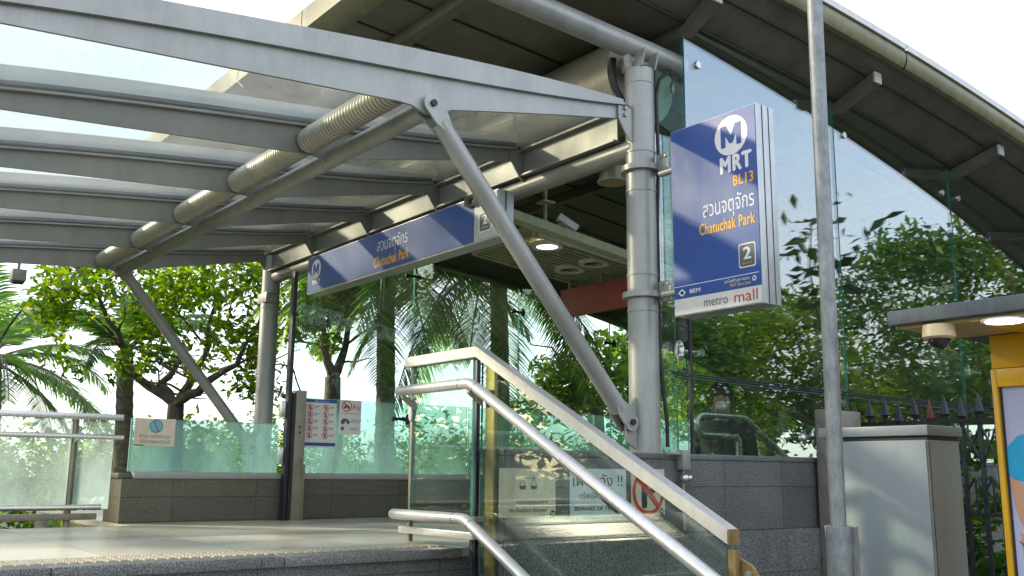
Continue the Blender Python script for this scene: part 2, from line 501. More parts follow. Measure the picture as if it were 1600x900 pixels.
# flat artwork: a surface with origin o, axes xd, yd (metres); everything sits a hair in front of it
class Art:
    def __init__(s, o, xd, yd, parent, lift=0.0012):
        s.o, s.x, s.y = Vector(o), Vector(xd).normalized(), Vector(yd).normalized()
        s.n = s.x.cross(s.y); s.p = parent; s.l = lift

    def P(s, u, v, k=1.0): return s.o + s.x * u + s.y * v + s.n * (s.l * k)

    def text(s, txt, u0, v0, w, h, mat, bold=0.0, name='lettering', k=1.0, keep=False):
        cu = D.curves.new('tmp_font', 'FONT'); cu.body = txt; cu.size = 1; cu.offset = 0.0; cu.space_character = 1.0 + 3.0 * bold; cu.resolution_u = 4
        to = D.objects.new('tmp_font', cu)
        me = D.meshes.new_from_object(to)
        D.objects.remove(to); D.curves.remove(cu)
        n = len(me.vertices)
        if n == 0: return None
        co = np.empty(n * 3, dtype=np.float32); me.vertices.foreach_get('co', co); co = co.reshape(-1, 3)
        lo, hi = co.min(0), co.max(0)
        sx = w / max(1e-6, hi[0] - lo[0]); sy = h / max(1e-6, hi[1] - lo[1])
        if keep: sx = sy
        if bold > 0.008:
            vs = [v.co.copy() for v in me.vertices]; fs = [tuple(p.vertices) for p in me.polygons]
            q = bold * 1.25; V, Fc = [], []
            for i, (a, b) in enumerate(((0, 0), (-q, 0), (q, 0), (0, q * .6), (0, -q * .6))):
                Fc += [tuple(j + len(V) for j in f) for f in fs]
                V += [s.P(u0 + (c.x + a - lo[0]) * sx, v0 + (c.y + b - lo[1]) * sy, k + 0.12 * i) for c in vs]
            D.meshes.remove(me); me = D.meshes.new(name); me.from_pydata(V, [], Fc)
        else:
            for v in me.vertices:
                v.co = s.P(u0 + (v.co.x - lo[0]) * sx, v0 + (v.co.y - lo[1]) * sy, k)
        me.name = name
        me.materials.clear(); me.materials.append(mat)
        for p in me.polygons: p.material_index = 0
        o = D.objects.new(name, me); COL.objects.link(o); adopt(o, s.p)
        return o

    def rect(s, u0, v0, u1, v1, mat, name='panel_print', k=1.0):
        b = MB(); fs = b.bm.faces.new([b.bm.verts.new(s.P(*q, k)) for q in ((u0, v0), (u1, v0), (u1, v1), (u0, v1))])
        return b.build(name, mat, s.p, smooth=False)

    def poly(s, polys, mat, name='emblem', k=1.0):
        b = MB()
        for pts in polys: b.bm.faces.new([b.bm.verts.new(s.P(*q, k)) for q in pts])
        bmesh.ops.triangulate(b.bm, faces=[f for f in b.bm.faces if len(f.verts) > 4])
        return b.build(name, mat, s.p, smooth=False)

    @staticmethod
    def disc(u, v, r, n=36): return [(u + r * math.cos(2 * math.pi * i / n), v + r * math.sin(2 * math.pi * i / n)) for i in range(n)]

    @staticmethod
    def ringq(u, v, r0, r1, n=36):
        out = []
        for i in range(n):
            a, b = 2 * math.pi * i / n, 2 * math.pi * (i + 1) / n
            out.append([(u + r0 * math.cos(a), v + r0 * math.sin(a)), (u + r1 * math.cos(a), v + r1 * math.sin(a)),
                        (u + r1 * math.cos(b), v + r1 * math.sin(b)), (u + r0 * math.cos(b), v + r0 * math.sin(b))])
        return out

    @staticmethod
    def rrect(u0, v0, u1, v1, r, n=5):
        pts = []
        for cx, cy, a0 in ((u1 - r, v1 - r, 0), (u0 + r, v1 - r, 90), (u0 + r, v0 + r, 180), (u1 - r, v0 + r, 270)):
            for i in range(n + 1):
                a = R(a0 + 90 * i / n); pts.append((cx + r * math.cos(a), cy + r * math.sin(a)))
        return pts


# ------------------------------------------------------------------ key planes of the place
ZP = 1.20                      # platform level
YE = 3.85                      # platform front edge
YPL = 3.60                     # granite plinth face
YG = 3.67                      # hall glass
YC = 3.78                      # near column / first canopy beam
XC = 3.886                     # column line
YL = 8.80                      # far column
PITCHB = 1.004                 # beam spacing
PINX = AY(670, 165, YC).x
YW = 6.70                      # parapet face

# ------------------------------------------------------------------ setting: ground, pavement, road, platform, steps
tag(bx('ground', (-200, -200, -0.5), (200, 200, -0.12), M['soil']), kind='structure')
tag(bx('pavement', (-30, -3.5, -0.3), (30, 4.2, 0.0), M['pave']), kind='structure')
tag(bx('road', (-200, -13.5, -0.3), (200, -3.5, -0.10), M['asphalt']), kind='structure')
tag(bx('far_road', (-60, 24, -0.3), (60, 31, -0.10), M['asphalt']), kind='structure')
pl = MB()
pl.box((-2.7, YE + 0.02, 0.0), (2.72, 6.43, ZP - 0.04)).box((1.95, 6.43, 0.0), (2.72, 9.0, ZP - 0.04)).box((2.72, YPL + 0.26, 0.0), (5.2, 9.0, ZP - 0.04))
tag(pl.build('platform_base', M['granite_step']), kind='structure')
fl = MB()
fl.box((-2.7, YE + 0.36, ZP - 0.04), (2.72, 6.43, ZP)).box((1.95, 6.43, ZP - 0.04), (2.72, 9.0, ZP)).box((2.72, YPL + 0.262, ZP - 0.04), (5.2, 9.0, ZP))
tag(fl.build('platform', M['granite_floor']), kind='structure')
ns = MB()
x = -2.7
while x < 2.6:
    x1 = min(x + 0.9, 2.72)
    ns.box((x + 0.0015, YE - 0.02, ZP - 0.042), (x1 - 0.0015, YE + 0.358, ZP + 0.002), 0.004)
    x = x1
tag(ns.build('platform_nosing', M['granite_step']), kind='structure')
tc = MB()
for row in range(5):
    yy = YE + 0.10 + row * 0.042
    xx = -2.0 + (row % 2) * 0.0
    while xx < 2.66:
        tc.box((xx, yy, ZP + 0.002), (xx + 0.028, yy + 0.030, ZP + 0.0075)); xx += 0.046
tag(tc.build('tactile_strip', M['tactile']), kind='structure')
st = MB()
for i in range(1, 8):
    z = ZP - i * 0.15
    st.box((-2.7, YE - 0.02 - i * 0.3, max(-0.1, z - 0.15)), (2.70, YE + 0.02 - (i - 1) * 0.3 - (0.003 * i), z))
tag(st.build('entrance_steps', M['granite_step']), kind='structure')
# stairs going down inside the hall
si = MB()
for i in range(14):
    z = ZP - 0.165 * (i + 1)
    si.box((5.2 + i * 0.30, YPL + 0.28, z - 0.4), (5.2 + (i + 1) * 0.30, 8.2, z))
tag(si.build('hall_stairs', M['granite_floor']), kind='structure')

# ------------------------------------------------------------------ near column and far column
def collar(b, x, y, z, r, h=0.028):
    b.tube([(x, y, z - h / 2), (x, y, z + h / 2)], r, 32)


def column(name, label, x, y, z0, z1, rad, rings, bracket_z):
    t = thing(name, label, 'column', (x, y, z0))
    tb('shaft', [(x, y, z0), (x, y, z1)], rad, M['steel'], t, 40)
    b = MB(); collar(b, x, y, z0 + 0.012, rad + 0.03, 0.02); b.build('base_flange', M['steel'], t)
    for z in rings:
        b = MB(); collar(b, x, y, z, rad + 0.004, 0.012); b.build('clamp_band', M['steel'], t)
    return t


zc1 = AY(998, 112, YC).z
cz = AY(1006, 708, YC).z
col1 = column('steel_column', 'silver steel column on the granite plinth holding the blue station sign on two arms', XC, YC, cz - 0.02, zc1, 0.086,
              [AY(1000, y, YC).z for y in (134, 240, 300, 430, 486)], 0)
# collars carrying the sign arms
for yy in (266, 462):
    z = AY(1000, yy, YC).z
    b = MB(); b.tube([(XC, YC, z - 0.016), (XC, YC, z + 0.016)], 0.115, 40)
    b.box((XC + 0.035, YC - 0.18, z - 0.045), (XC + 0.05, YC - 0.09, z + 0.075), 0.003)
    for dz in (-0.02, 0.055):
        for dy in (-0.165, -0.125):
            b.tube([(XC + 0.035, YC + dy, z + dz), (XC + 0.026, YC + dy, z + dz)], 0.008, 8)
    b.build('sign_collar', M['steel'], col1)
b = MB()
for dx in (-0.055, 0.055):
    b.prism([(XC + dx - 0.006, YC - 0.08, zc1), (XC + dx - 0.006, YC + 0.08, zc1), (XC + dx - 0.006, YC + 0.11, zc1 + 0.1), (XC + dx - 0.006, YC - 0.11, zc1 + 0.1)], (0.012, 0, 0))
b.tube([(XC - 0.09, YC, zc1 + 0.05), (XC + 0.09, YC, zc1 + 0.05)], 0.028, 14)
b.prism([(XC - 0.13, YC - 0.02, zc1 + 0.12), (XC - 0.09, YC - 0.02, zc1 + 0.0), (XC - 0.07, YC - 0.02, zc1 + 0.0), (XC - 0.10, YC - 0.02, zc1 + 0.12)], (0, 0.04, 0))
b.build('head_bracket', M['steel'], col1)
for s in (-1,):
    b = MB(); b.prism([(XC - 0.16, YC + s * 0.018, 1.72), (XC - 0.07, YC + s * 0.018, 1.60 + 0.08), (XC - 0.07, YC + s * 0.018, 1.98), (XC - 0.12, YC + s * 0.018, 1.93), (XC - 0.165, YC + s * 0.018, 1.84)], (0, 0.014, 0))
    b.build('strut_gusset', M['steel'], col1)
col2 = column('steel_column', 'silver steel column at the far end of the canopy behind the dusty parapet glass', XC - 0.05, YL, 0.3, AY(431, 418, YL).z + 0.1, 0.088,
              [3.27, 3.12], 0)
b = MB(); b.box((XC - 0.14, YL - 0.11, 3.16), (XC - 0.02, YL + 0.1, 3.26), 0.004); b.build('head_bracket', M['steel_dark'], col2)

# cables on the near column
cb = thing('cable', 'black cable clipped down the right side of the near column', 'cable', (XC + 0.09, YC - 0.06, 1.66))
z = lambda y: AY(1025, y, YC).z
tb('cable_run', [AY(1075, 85, YC + .05), AY(1050, 108, YC - .02), AY(1030, 125, YC - .06), (XC + 0.085, YC - 0.055, z(160)), (XC + 0.098, YC - 0.05, z(250)), (XC + 0.1, YC - 0.03, z(350)), (XC + 0.1, YC - 0.03, z(560)), (XC + 0.10, YC - 0.05, z(610)), (XC + 0.115, YC - 0.06, z(660)), (XC + 0.115, YC - 0.06, 1.70)], 0.011, M['black'], cb, 10)
cb2 = tb('cable', [AY(958, 92, YC + .12), AY(956, 112, YC + .12), AY(960, 135, YC + .12), AY(974, 160, YC + .1)], 0.020, M['black'], None, 12)
tag(cb2, 'thick black cable dropping from the roof beam to the left of the near column top', 'cable')
# conduit with junction box on the plinth
cd = thing('conduit', 'small grey conduit and junction box on the plinth right of the near column', 'conduit', (3.95, YPL - 0.02, 1.45))
p0 = AY(1068, 712, YPL - 0.03)
bx('junction_box', (p0.x - 0.03, YPL - 0.055, p0.z - 0.075), (p0.x + 0.03, YPL - 0.004, p0.z + 0.03), M['steel_dark'], cd, 0.006)
tb('pipe', [(p0.x - 0.12, YPL - 0.03, p0.z + 0.01), (p0.x - 0.032, YPL - 0.03, p0.z + 0.01)], 0.011, M['steel_dark'], cd, 10)
tb('drop_pipe', [(p0.x + 0.005, YPL - 0.02, p0.z - 0.076), (p0.x + 0.005, YPL - 0.02, 1.26)], 0.008, M['steel_dark'], cd, 10)
MB().ball((p0.x - 0.005, YPL - 0.04, p0.z - 0.12), 0.024).ball((p0.x + 0.022, YPL - 0.05, p0.z - 0.118), 0.017).build('cable_gland', M['stain'], cd)

# ------------------------------------------------------------------ canopy
cn = thing('glass_canopy', 'long glass canopy of tapering silver beams over the raised entrance platform', 'canopy', (PINX, YC, 3.2))
def prof(pts):
    pts = sorted(pts)
    xs = [p[0] for p in pts]; zs = [p[1] for p in pts]
    return lambda X: float(np.interp(X, xs, zs)) if X >= xs[0] else zs[0] + (zs[1] - zs[0]) / (xs[1] - xs[0]) * (X - xs[0])
def fromplane(l): return [(AY(x, y, YC).x, AY(x, y, YC).z) for x, y in l]
def smoothpoly(pts, deg=2):
    xs = np.array([p[0] for p in pts]); zs = np.array([p[1] for p in pts]); c = np.polyfit(xs, zs, deg)
    return lambda X: float(np.polyval(c, X))
TOP = smoothpoly(fromplane([(0, -48), (192, 0), (385, 26), (533, 50), (640, 77), (750, 100), (850, 125), (985, 160)]), 3)
STEP = smoothpoly(fromplane([(0, 5), (200, 38), (400, 68), (533, 92), (640, 115), (800, 142), (985, 167)]), 3)
BOTL = smoothpoly(fromplane([(0, 36), (200, 75), (400, 115), (533, 140), (620, 158)]), 2)
BOTR = smoothpoly(fromplane([(695, 172), (800, 176), (975, 186)]), 2)
XL, XR = -0.75, XC - 0.15
xl_, xr_ = AY(622, 158, YC).x, AY(695, 172, YC).x


def beam_poly(y):
    top, bot = [], []
    N = 26
    for i in range(N + 1):
        X = XL + (XR - XL) * i / N
        top.append((X, y, STEP(X) - 0.002))
    bots = [XL + (xl_ - XL) * i / 14 for i in range(15)]
    for X in bots: bot.append((X, y, BOTL(X)))
    # swelling that holds the pin
    pz = AY(670, 165, YC).z
    bot += [(xl_ + 0.06, y, pz - 0.015), (PINX - 0.045, y, pz - 0.05), (PINX + 0.045, y, pz - 0.05), (xr_ - 0.02, y, pz + 0.0)]
    for i in range(10):
        X = xr_ + 0.02 + (XR - xr_ - 0.02) * i / 9; bot.append((X, y, BOTR(X)))
    return top, bot


for k in range(6):
    y = YC + k * PITCHB
    top, bot = beam_poly(y)
    b = MB()
    th = 0.016
    # web as a strip of quads both sides
    ys = (y - th / 2, y + th / 2)
    N = 60
    def botz(X):
        return float(np.interp(X, [q[0] for q in bot], [q[2] for q in bot]))
    Xs = [XL + (XR - XL) * i / N for i in range(N + 1)]
    rows = []
    for X in Xs:
        rows.append([(X, ys[0], botz(X)), (X, ys[0], STEP(X)), (X, ys[1], STEP(X)), (X, ys[1], botz(X)), (X, ys[0], botz(X))])
    b.grid(rows)
    bmesh.ops.remove_doubles(b.bm, verts=b.bm.verts, dist=1e-5)
    bmesh.ops.recalc_face_normals(b.bm, faces=b.bm.faces)
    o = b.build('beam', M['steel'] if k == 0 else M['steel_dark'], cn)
    # ledge flange, gasket and top capping
    w = 0.034
    b = MB(); rows = []
    for X in Xs:
        z = STEP(X)
        rows.append([(X, y - w, z - 0.001), (X, y - w, z + 0.012), (X, y + w, z + 0.012), (X, y + w, z - 0.001), (X, y - w, z - 0.001)])
    b.grid(rows); bmesh.ops.remove_doubles(b.bm, verts=b.bm.verts, dist=1e-5); bmesh.ops.recalc_face_normals(b.bm, faces=b.bm.faces)
    b.build('flange', M['steel'], o)
    b = MB(); rows = []
    for X in Xs:
        z = STEP(X) + 0.0125; zt = max(TOP(X), STEP(X) + 0.03) if k == 0 else z + 0.032
        g = 0.019 if k == 0 else 0.014
        rows.append([(X, y - g, z), (X, y - g, zt), (X, y + g, zt), (X, y + g, z), (X, y - g, z)])
    b.grid(rows); bmesh.ops.remove_doubles(b.bm, verts=b.bm.verts, dist=1e-5); bmesh.ops.recalc_face_normals(b.bm, faces=b.bm.faces)
    b.build('top_capping' if k == 0 else 'gasket', M['steel'] if k == 0 else M['dark'], o)
    if k:
        b = MB(); rows = []
        for X in Xs:
            z = STEP(X) + 0.046; zt_ = z + min(0.075, 0.02 + 0.05 * (XR - X))
            rows.append([(X, y - 0.03, z), (X, y - 0.03, zt_), (X, y + 0.03, zt_), (X, y + 0.03, z), (X, y - 0.03, z)])
        b.grid(rows); bmesh.ops.remove_doubles(b.bm, verts=b.bm.verts, dist=1e-5); bmesh.ops.recalc_face_normals(b.bm, faces=b.bm.faces)
        b.build('top_capping', M['signgrey'], o)
    # end plate with bolts
    b = MB()
    zt, zb = STEP(XR), BOTR(XR)
    b.prism([(XR - 0.045, y - 0.022, zt - 0.01), (XR + 0.06, y - 0.022, zt - 0.01), (XR + 0.06, y - 0.022, zb - 0.13), (XR + 0.045, y - 0.022, zb - 0.13), (XR - 0.045, y - 0.022, zb - 0.005)], (0, 0.011, 0))
    for dz in (0.02, 0.06):
        b.tube([(XR + 0.005, y - 0.036, zt - dz), (XR + 0.005, y - 0.022, zt - dz)], 0.013, 10)
    b.build('end_plate', M['steel'] if k == 0 else M['steel_dark'], o)

# pin tube, ribbed sleeves, edge tube and channel (they run along the canopy)
pz = AY(670, 165, YC).z
YEND = YC + 5 * PITCHB
tb('pin_tube', [(PINX, YC + 0.03, pz - 0.01), (PINX, YEND + 0.12, pz - 0.01)], 0.052, M['steel'], cn, 28)
zt = AX(977, 229, XC - 0.1).z
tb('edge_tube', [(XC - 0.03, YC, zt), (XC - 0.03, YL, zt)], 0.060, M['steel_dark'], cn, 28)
ch = MB()
for (a, c) in ((0.0, 0.0),):
    ch.box((XR + 0.062, YC + 0.1, STEP(XR) - 0.165), (XR + 0.074, YEND, STEP(XR) - 0.01))
    ch.box((XR + 0.02, YC + 0.1, STEP(XR) - 0.010), (XR + 0.11, YEND, STEP(XR) + 0.004))
    ch.box((XR + 0.03, YC + 0.1, STEP(XR) - 0.178), (XR + 0.10, YEND, STEP(XR) - 0.166))
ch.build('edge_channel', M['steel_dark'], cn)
SX = PINX - 0.17
for k in range(5):
    y0, y1 = YC + k * PITCHB + 0.03, YC + (k + 1) * PITCHB - 0.03
    zz = STEP(SX) - 0.088
    pts, rs = [], []; n = 30; pit = (y1 - y0) / n
    for i in range(n):
        for fy_, rr_ in ((0.0, 0.057), (0.18, 0.070), (0.5, 0.073), (0.80, 0.070)):
            pts.append((SX, y0 + pit * (i + fy_), zz)); rs.append(rr_)
    MB().tube(pts, rs, 24).build('ribbed_sleeve', M['rib'], cn, smooth=True, sharp=25)

# glazing of the canopy
for k in range(5):
    y0, y1 = YC + k * PITCHB + 0.016, YC + (k + 1) * PITCHB - 0.016
    b = MB(); N = 24; rows = []
    for i in range(N + 1):
        X = XL + (XR + 0.09 - XL) * i / N; z = STEP(min(X, XR)) + 0.018
        rows.append([(X, y0, z), (X, y1, z), (X, y1, z + 0.013), (X, y0, z + 0.013), (X, y0, z)])
    b.grid(rows); bmesh.ops.remove_doubles(b.bm, verts=b.bm.verts, dist=1e-5); bmesh.ops.recalc_face_normals(b.bm, faces=b.bm.faces)
    b.bm.normal_update()
    for f in b.bm.faces: f.material_index = 0 if abs(f.normal.z) > 0.6 else 1
    b.build('glass_panel', [M['g_canopy'], M['dark']], cn)

# struts
def strut(y, zfoot, xfoot, par):
    a = Vector((PINX, y, pz)); f = Vector((xfoot, y, zfoot)); d = (f - a).normalized()
    o = tb('strut', [a + d * 0.10, f - d * 0.09], 0.048, M['steel'], par, 28)
    for c, sg in ((a, 1), (f, -1)):
        b = MB(); n = Vector((0, 1, 0)); q = d.cross(n)
        for off in (-0.040, 0.028):
            pts = [c + q * (0.048 * math.cos(t)) - d * sg * (0.048 * math.sin(t)) for t in [math.pi * i / 10 for i in range(11)]]
            pts += [c - q * 0.046 + d * sg * 0.08, c - q * 0.020 + d * sg * 0.17, c + q * 0.020 + d * sg * 0.17, c + q * 0.046 + d * sg * 0.08]
            b.prism([p + n * off for p in pts], n * 0.012)
        b.build('clevis', M['steel'], o)
        b = MB(); b.tube([c - n * 0.055, c + n * 0.055], 0.017, 14); b.build('pin', M['dark'], o)
    return o


fz = AY(980, 660, YC)
strut(YC, fz.z, fz.x, cn)
strut(YEND, fz.z - 0.06, fz.x - 0.02, cn)
b = MB(); b.prism([(XC - 0.20, YEND - 0.02, 1.62), (XC - 0.13, YEND - 0.02, 1.50), (XC - 0.13, YEND - 0.02, 1.94), (XC - 0.22, YEND - 0.02, 1.84)], (0, 0.014, 0))
b.build('strut_gusset', M['steel'], col2)
# small camera device under the far canopy edge
q = AY(30, 427, YEND)
fl_ = thing('camera_device', 'small grey camera device hung under the far canopy beam at the left edge', 'camera_device', q)
bx('housing', (q.x - 0.06, q.y - 0.05, q.z - 0.07), (q.x + 0.05, q.y + 0.07, q.z + 0.03), M['steel_dark'], fl_, 0.008)
bx('lens', (q.x - 0.05, q.y - 0.045, q.z - 0.085), (q.x + 0.04, q.y + 0.06, q.z - 0.071), M['dark'], fl_)
bx('bracket', (q.x - 0.015, q.y, q.z + 0.031), (q.x + 0.005, q.y + 0.03, q.z + 0.10), M['steel_dark'], fl_)

# ------------------------------------------------------------------ station hall: roof, girder, glass, plinth
hall = thing('station_building', 'underground station entrance hall with a curved metal roof and green glass walls', 'station', (6.0, 6.0, 0))
def smoothpoly2(pts, deg): 
    c = np.polyfit([p[0] for p in pts], [p[1] for p in pts], deg); return lambda X: float(np.polyval(c, X))
zroof = smoothpoly2([(2.42, 4.36), (3.3, 4.31), (4.2, 4.25), (5.71, 4.166), (7.2, 4.008), (8.49, 3.783), (10.5, 3.33), (14, 2.3)], 4)   # lining over the near glass
zedge = smoothpoly2([(2.42, 4.56), (3.5, 4.51), (4.62, 4.43), (5.07, 4.385), (5.79, 4.33), (7.2, 4.15), (7.55, 4.08), (8.36, 3.94), (9.5, 3.70), (10.5, 3.45), (14, 2.45)], 4)
def YN(X): return 3.3 - 0.047 * (X - 5.07)
XRL, XRR = 2.66, 14.0
rxs = [XRL + (XRR - XRL) * i / 40 for i in range(41)]
yrow = [0, 0.35, 0.7, 1.0, 4.2, 5.5, 7, 8.6, 9.6]
def yy_(X, k): return YN(X) + (YG - YN(X)) * k if k <= 1 else k
def zr(X, Y):
    if Y >= YG: return zroof(X)
    t = max(0.0, (Y - YN(X)) / (YG - YN(X))); return zedge(X) * (1 - t) + zroof(X) * t


b = MB()
b.grid([[(X, yy_(X, k), zr(X, yy_(X, k))) for k in yrow] for X in rxs])
b.grid([[(X, yy_(X, k), zr(X, yy_(X, k)) + 0.14) for k in yrow] for X in rxs])
bmesh.ops.recalc_face_normals(b.bm, faces=b.bm.faces)
b.build('roof_lining', M['soffit'], hall)
# seams of the lining panels
b = MB()
for k in [0.36, 0.97, 4.15, 4.6, 5.05, 5.5, 5.95, 6.4, 6.85, 7.3]:
    rows = []
    for X in rxs[:-1]:
        Y = yy_(X, k)
        z = zr(X, Y)
        rows.append([(X, Y - 0.007, z - 0.002), (X, Y - 0.007, z - 0.011), (X, Y + 0.007, z - 0.011), (X, Y + 0.007, z - 0.002)])
    b.grid(rows)
b.build('lining_seams', M['darkbeam'], hall)
# fascia: rolled edge along the near side, the far side and the front
def fascia(name, path, mat, h0=-0.015, h1=0.19, t=0.05, nrm=(0, -1, 0)):
    b = MB(); nv = Vector(nrm); rows = []
    prof_ = [(0.0, h0), (0.55, h0 + 0.01), (1.0, h0 + 0.06), (1.0, h1 - 0.05), (0.6, h1), (0.0, h1 + 0.005)]
    for p in path: rows.append([Vector(p) + nv * (t * a) + Vector((0, 0, h)) for a, h in prof_])
    b.grid(rows); bmesh.ops.recalc_face_normals(b.bm, faces=b.bm.faces)
    return b.build(name, mat, hall)


for i in range(7):
    xs = [XRL + 1.63 * i + (1.63 - 0.012) * j / 8 for j in range(9)]
    fascia('roof_fascia', [(X, YN(X), zedge(X)) for X in xs], M['fascia'], h1=0.135)
for i in range(7):  # white strip that paints in the skylit top edge of the fascia
    xs = [XRL + 1.63 * i + (1.63 - 0.012) * j / 8 for j in range(9)]
    b = MB(); b.grid([[(X, YN(X) - 0.012, zedge(X) + 0.125), (X, YN(X) - 0.056, zedge(X) + 0.118), (X, YN(X) - 0.056, zedge(X) + 0.162), (X, YN(X) - 0.012, zedge(X) + 0.172)] for X in xs])
    bmesh.ops.recalc_face_normals(b.bm, faces=b.bm.faces); b.build('lit_edge_strip', M['whitepaint'], hall)
fascia('roof_fascia', [(X, 9.6, zroof(X)) for X in rxs], M['fascia'], nrm=(0, 1, 0))
for i in range(6):
    y0 = YN(XRL) - 0.04 + 1.06 * i; ys = [y0, y0 + 1.05]
    fascia('front_fascia', [(XRL, y, zr(XRL, max(YN(XRL), min(9.6, y)))) for y in ys], M['fascia'], h0=-0.02, h1=0.24, t=0.16, nrm=(-1, 0, 0))
# purlins
for X in (2.98, 4.2, 5.78, 7.35, 8.9, 10.5):
    b = MB()
    w = 0.038
    z0 = zedge(X); z1 = zroof(X)
    for (ya, za, yb, zb) in ((YN(X) + 0.10, zr(X, YN(X) + 0.10), YG, z1), (YG, z1, 9.4, z1)):
        rows = []
        for (yy, zz) in ((ya, za), (yb, zb)):
            rows.append([(X - w, yy, zz - 0.004), (X - w, yy, zz - 0.08), (X + w, yy, zz - 0.08), (X + w, yy, zz - 0.004), (X - w, yy, zz - 0.004)])
        b.grid(rows)
    bmesh.ops.recalc_face_normals(b.bm, faces=b.bm.faces)
    o = b.build('purlin', M['soffit'], hall)
    bx('end_cap', (X - w - 0.004, YN(X) + 0.085, zr(X, YN(X) + 0.1) - 0.083), (X + w + 0.004, YN(X) + 0.099, zr(X, YN(X) + 0.1) - 0.006), M['signgrey'], o)
# arched girders
for Y in (YC, 8.5):
    pts = [(X, Y, zroof(X) - 0.155 - 0.04 * max(0, (4.3 - X))) for X in [2.5 + 0.5 * i for i in range(19)]]
    if Y == YC: pts = [(X, Y, AY(998, 78, YC).z + 0.03 * (XC - X) - 0.03 * max(0, X - 4.1) - 0.0) for X in [2.5 + 0.25 * i for i in range(8)]]
    tb('arch_girder', pts, 0.070, M['steel'], hall, 24)
# beige duct along the entrance above the canopy
b = MB(); b.tube([(XC + 0.22, YC + 0.20, 3.98), (XC + 0.22, 9.3, 3.98)], 0.29, 40)
b.build('gutter_duct', M['beige'], hall)
b = MB()
for yy in (4.9, 5.9, 6.9, 7.9, 8.9): b.tube([(XC + 0.22, yy, 3.98), (XC + 0.22, yy + 0.015, 3.98)], 0.293, 40)
b.build('duct_band', M['steel_dark'], hall)
# plinth
b = MB(); b.box((2.76, YPL, 0.0), (9.5, YPL + 0.26, 1.655 - 0.025)); b.build('plinth', M['granite_plinth'], hall)
b = MB()
x = 2.755
while x < 9.4:
    b.box((x, YPL - 0.006, 1.632), (min(x + 1.04, 9.5) - 0.002, YPL + 0.262, 1.662), 0.003); x += 1.04
b.build('plinth_coping', M['granite_plinth'], hall)
b = MB(); b.box((2.765, YPL - 0.022, 0.0), (9.4, YPL - 0.0005, 1.242), 0.004); b.build('plinth_skirt', M['granite_plinth'], hall)

# near glass panes
def gl_top(X): return zroof(X) - 0.02
jx = [AY(1076, 400, YG).x, AY(1303, 230, YG).x, AY(1486, 330, YG).x, AY(1600, 400, YG).x + 0.35, 10.6]
def fitting(c, par, n=Vector((0, -1, 0)), r=0.026):
    """spider fitting: disc outside, arm and oval plate inside"""
    c = Vector(c); b = MB()
    b.tube([c + n * 0.002, c + n * 0.012], [r, r * 0.85], 20)
    return b.build('glass_bolt', M['stain'], par)


for a, c in zip(jx, jx[1:]):
    N = 8; g = 0.006
    pts = [(a + g, YG, 1.664), (c - g, YG, 1.664)] + [(c - g + (a - c + 2 * g) * i / N, YG, gl_top(c - g + (a - c + 2 * g) * i / N)) for i in range(N + 1)]
    p = pane('glass_pane', pts, (0, 1, 0), 0.012, M['g_hall'], hall)
    fitting((a + 0.125, YG, gl_top(a) - 0.22), p)
    fitting((c - 0.125, YG, gl_top(c) - 0.22), p)
xa = XC + 0.02
pane('glass_pane', [(xa, YG + 0.10, 1.664), (jx[0] - 0.012, YG + 0.10, 1.664), (jx[0] - 0.012, YG + 0.10, 3.55), (xa, YG + 0.10, 3.55)], (0, 1, 0), 0.012, M['g_hall'], hall)
# spider arms in the hall behind the near glass
def spider(c, par, L=0.16):
    c = Vector(c); b = MB()
    b.tube([c, c + Vector((L, 0, 0))], 0.014, 12)
    b.ball(c + Vector((L, 0, 0)), 0.026); b.tube([c + Vector((L, -0.03, 0)), c + Vector((L + 0.0, 0.02, 0))], 0.024, 16)
    b.ball(c, 0.05, (0.45, 0.7, 1.25)); b.ball(c + Vector((-0.01, -0.02, 0.03)), 0.016); b.ball(c + Vector((-0.01, -0.02, -0.03)), 0.016)
    return b.build('spider_arm', M['stain'], par)


for (px, py) in ((1062, 548), (1318, 575), (1510, 580)):
    spider(AY(px, py, YG + 0.06), hall)
c = AY(1272, 684, YG - 0.03)
b = MB(); b.ball(c, 0.05, (0.45, 0.4, 1.2)); b.tube([c, c + Vector((-0.15, -0.02, -0.005))], [0.014, 0.016], 12); b.ball(c + Vector((-0.15, -0.02, -0.005)), 0.026)
b.build('spider_arm', M['stain'], hall)
# glass fin between the column and the first pane (with its curved lower end) and fins behind the joints
q = [AY(1024, 112, YG + 0.22), AY(1068, 100, YG + 0.22)]
xa, xb = q[0].x, q[1].x + 0.03
zt_ = zroof(xa) - 0.1; zb_ = AY(1030, 196, YG + 0.22).z
pts = [(xa, YG + 0.22, zt_), (xb, YG + 0.22, zt_)] + [(xb - (xb - xa) * i / 8, YG + 0.22, zb_ - 0.06 * math.sin(math.pi * (0.15 + 0.85 * i / 8) * 0.55 + 1.2) + 0.03) for i in range(9)]
fn = pane('glass_fin', pts, (0, 1, 0), 0.012, M['g_far'], hall)
c = AY(1051, 138, YG + 0.2); b = MB(); b.ball(c, 0.036, (0.55, 0.35, 1.2)); b.build('fin_clamp', M['rib'], fn)
for X in jx[:4]:
    bx('glass_fin', (X - 0.006, YG + 0.02, 1.665), (X + 0.006, YG + 0.26, zroof(X) - 0.05), [M['g_far']], hall)
# glazing bar at the first joint
bx('joint_seal', (jx[0] - 0.010, YG - 0.003, 1.665), (jx[0] + 0.004, YG + 0.015, 2.6), M['dark'], hall)

# curved lower edge of the upper glass fin inside the hall
tb('fin_edge', [AY(q_[0], q_[1], YG + 0.45) for q_ in ((1190, 224), (1215, 232), (1245, 236), (1275, 233), (1306, 222))], 0.012, M['g_edge'], hall, 8)
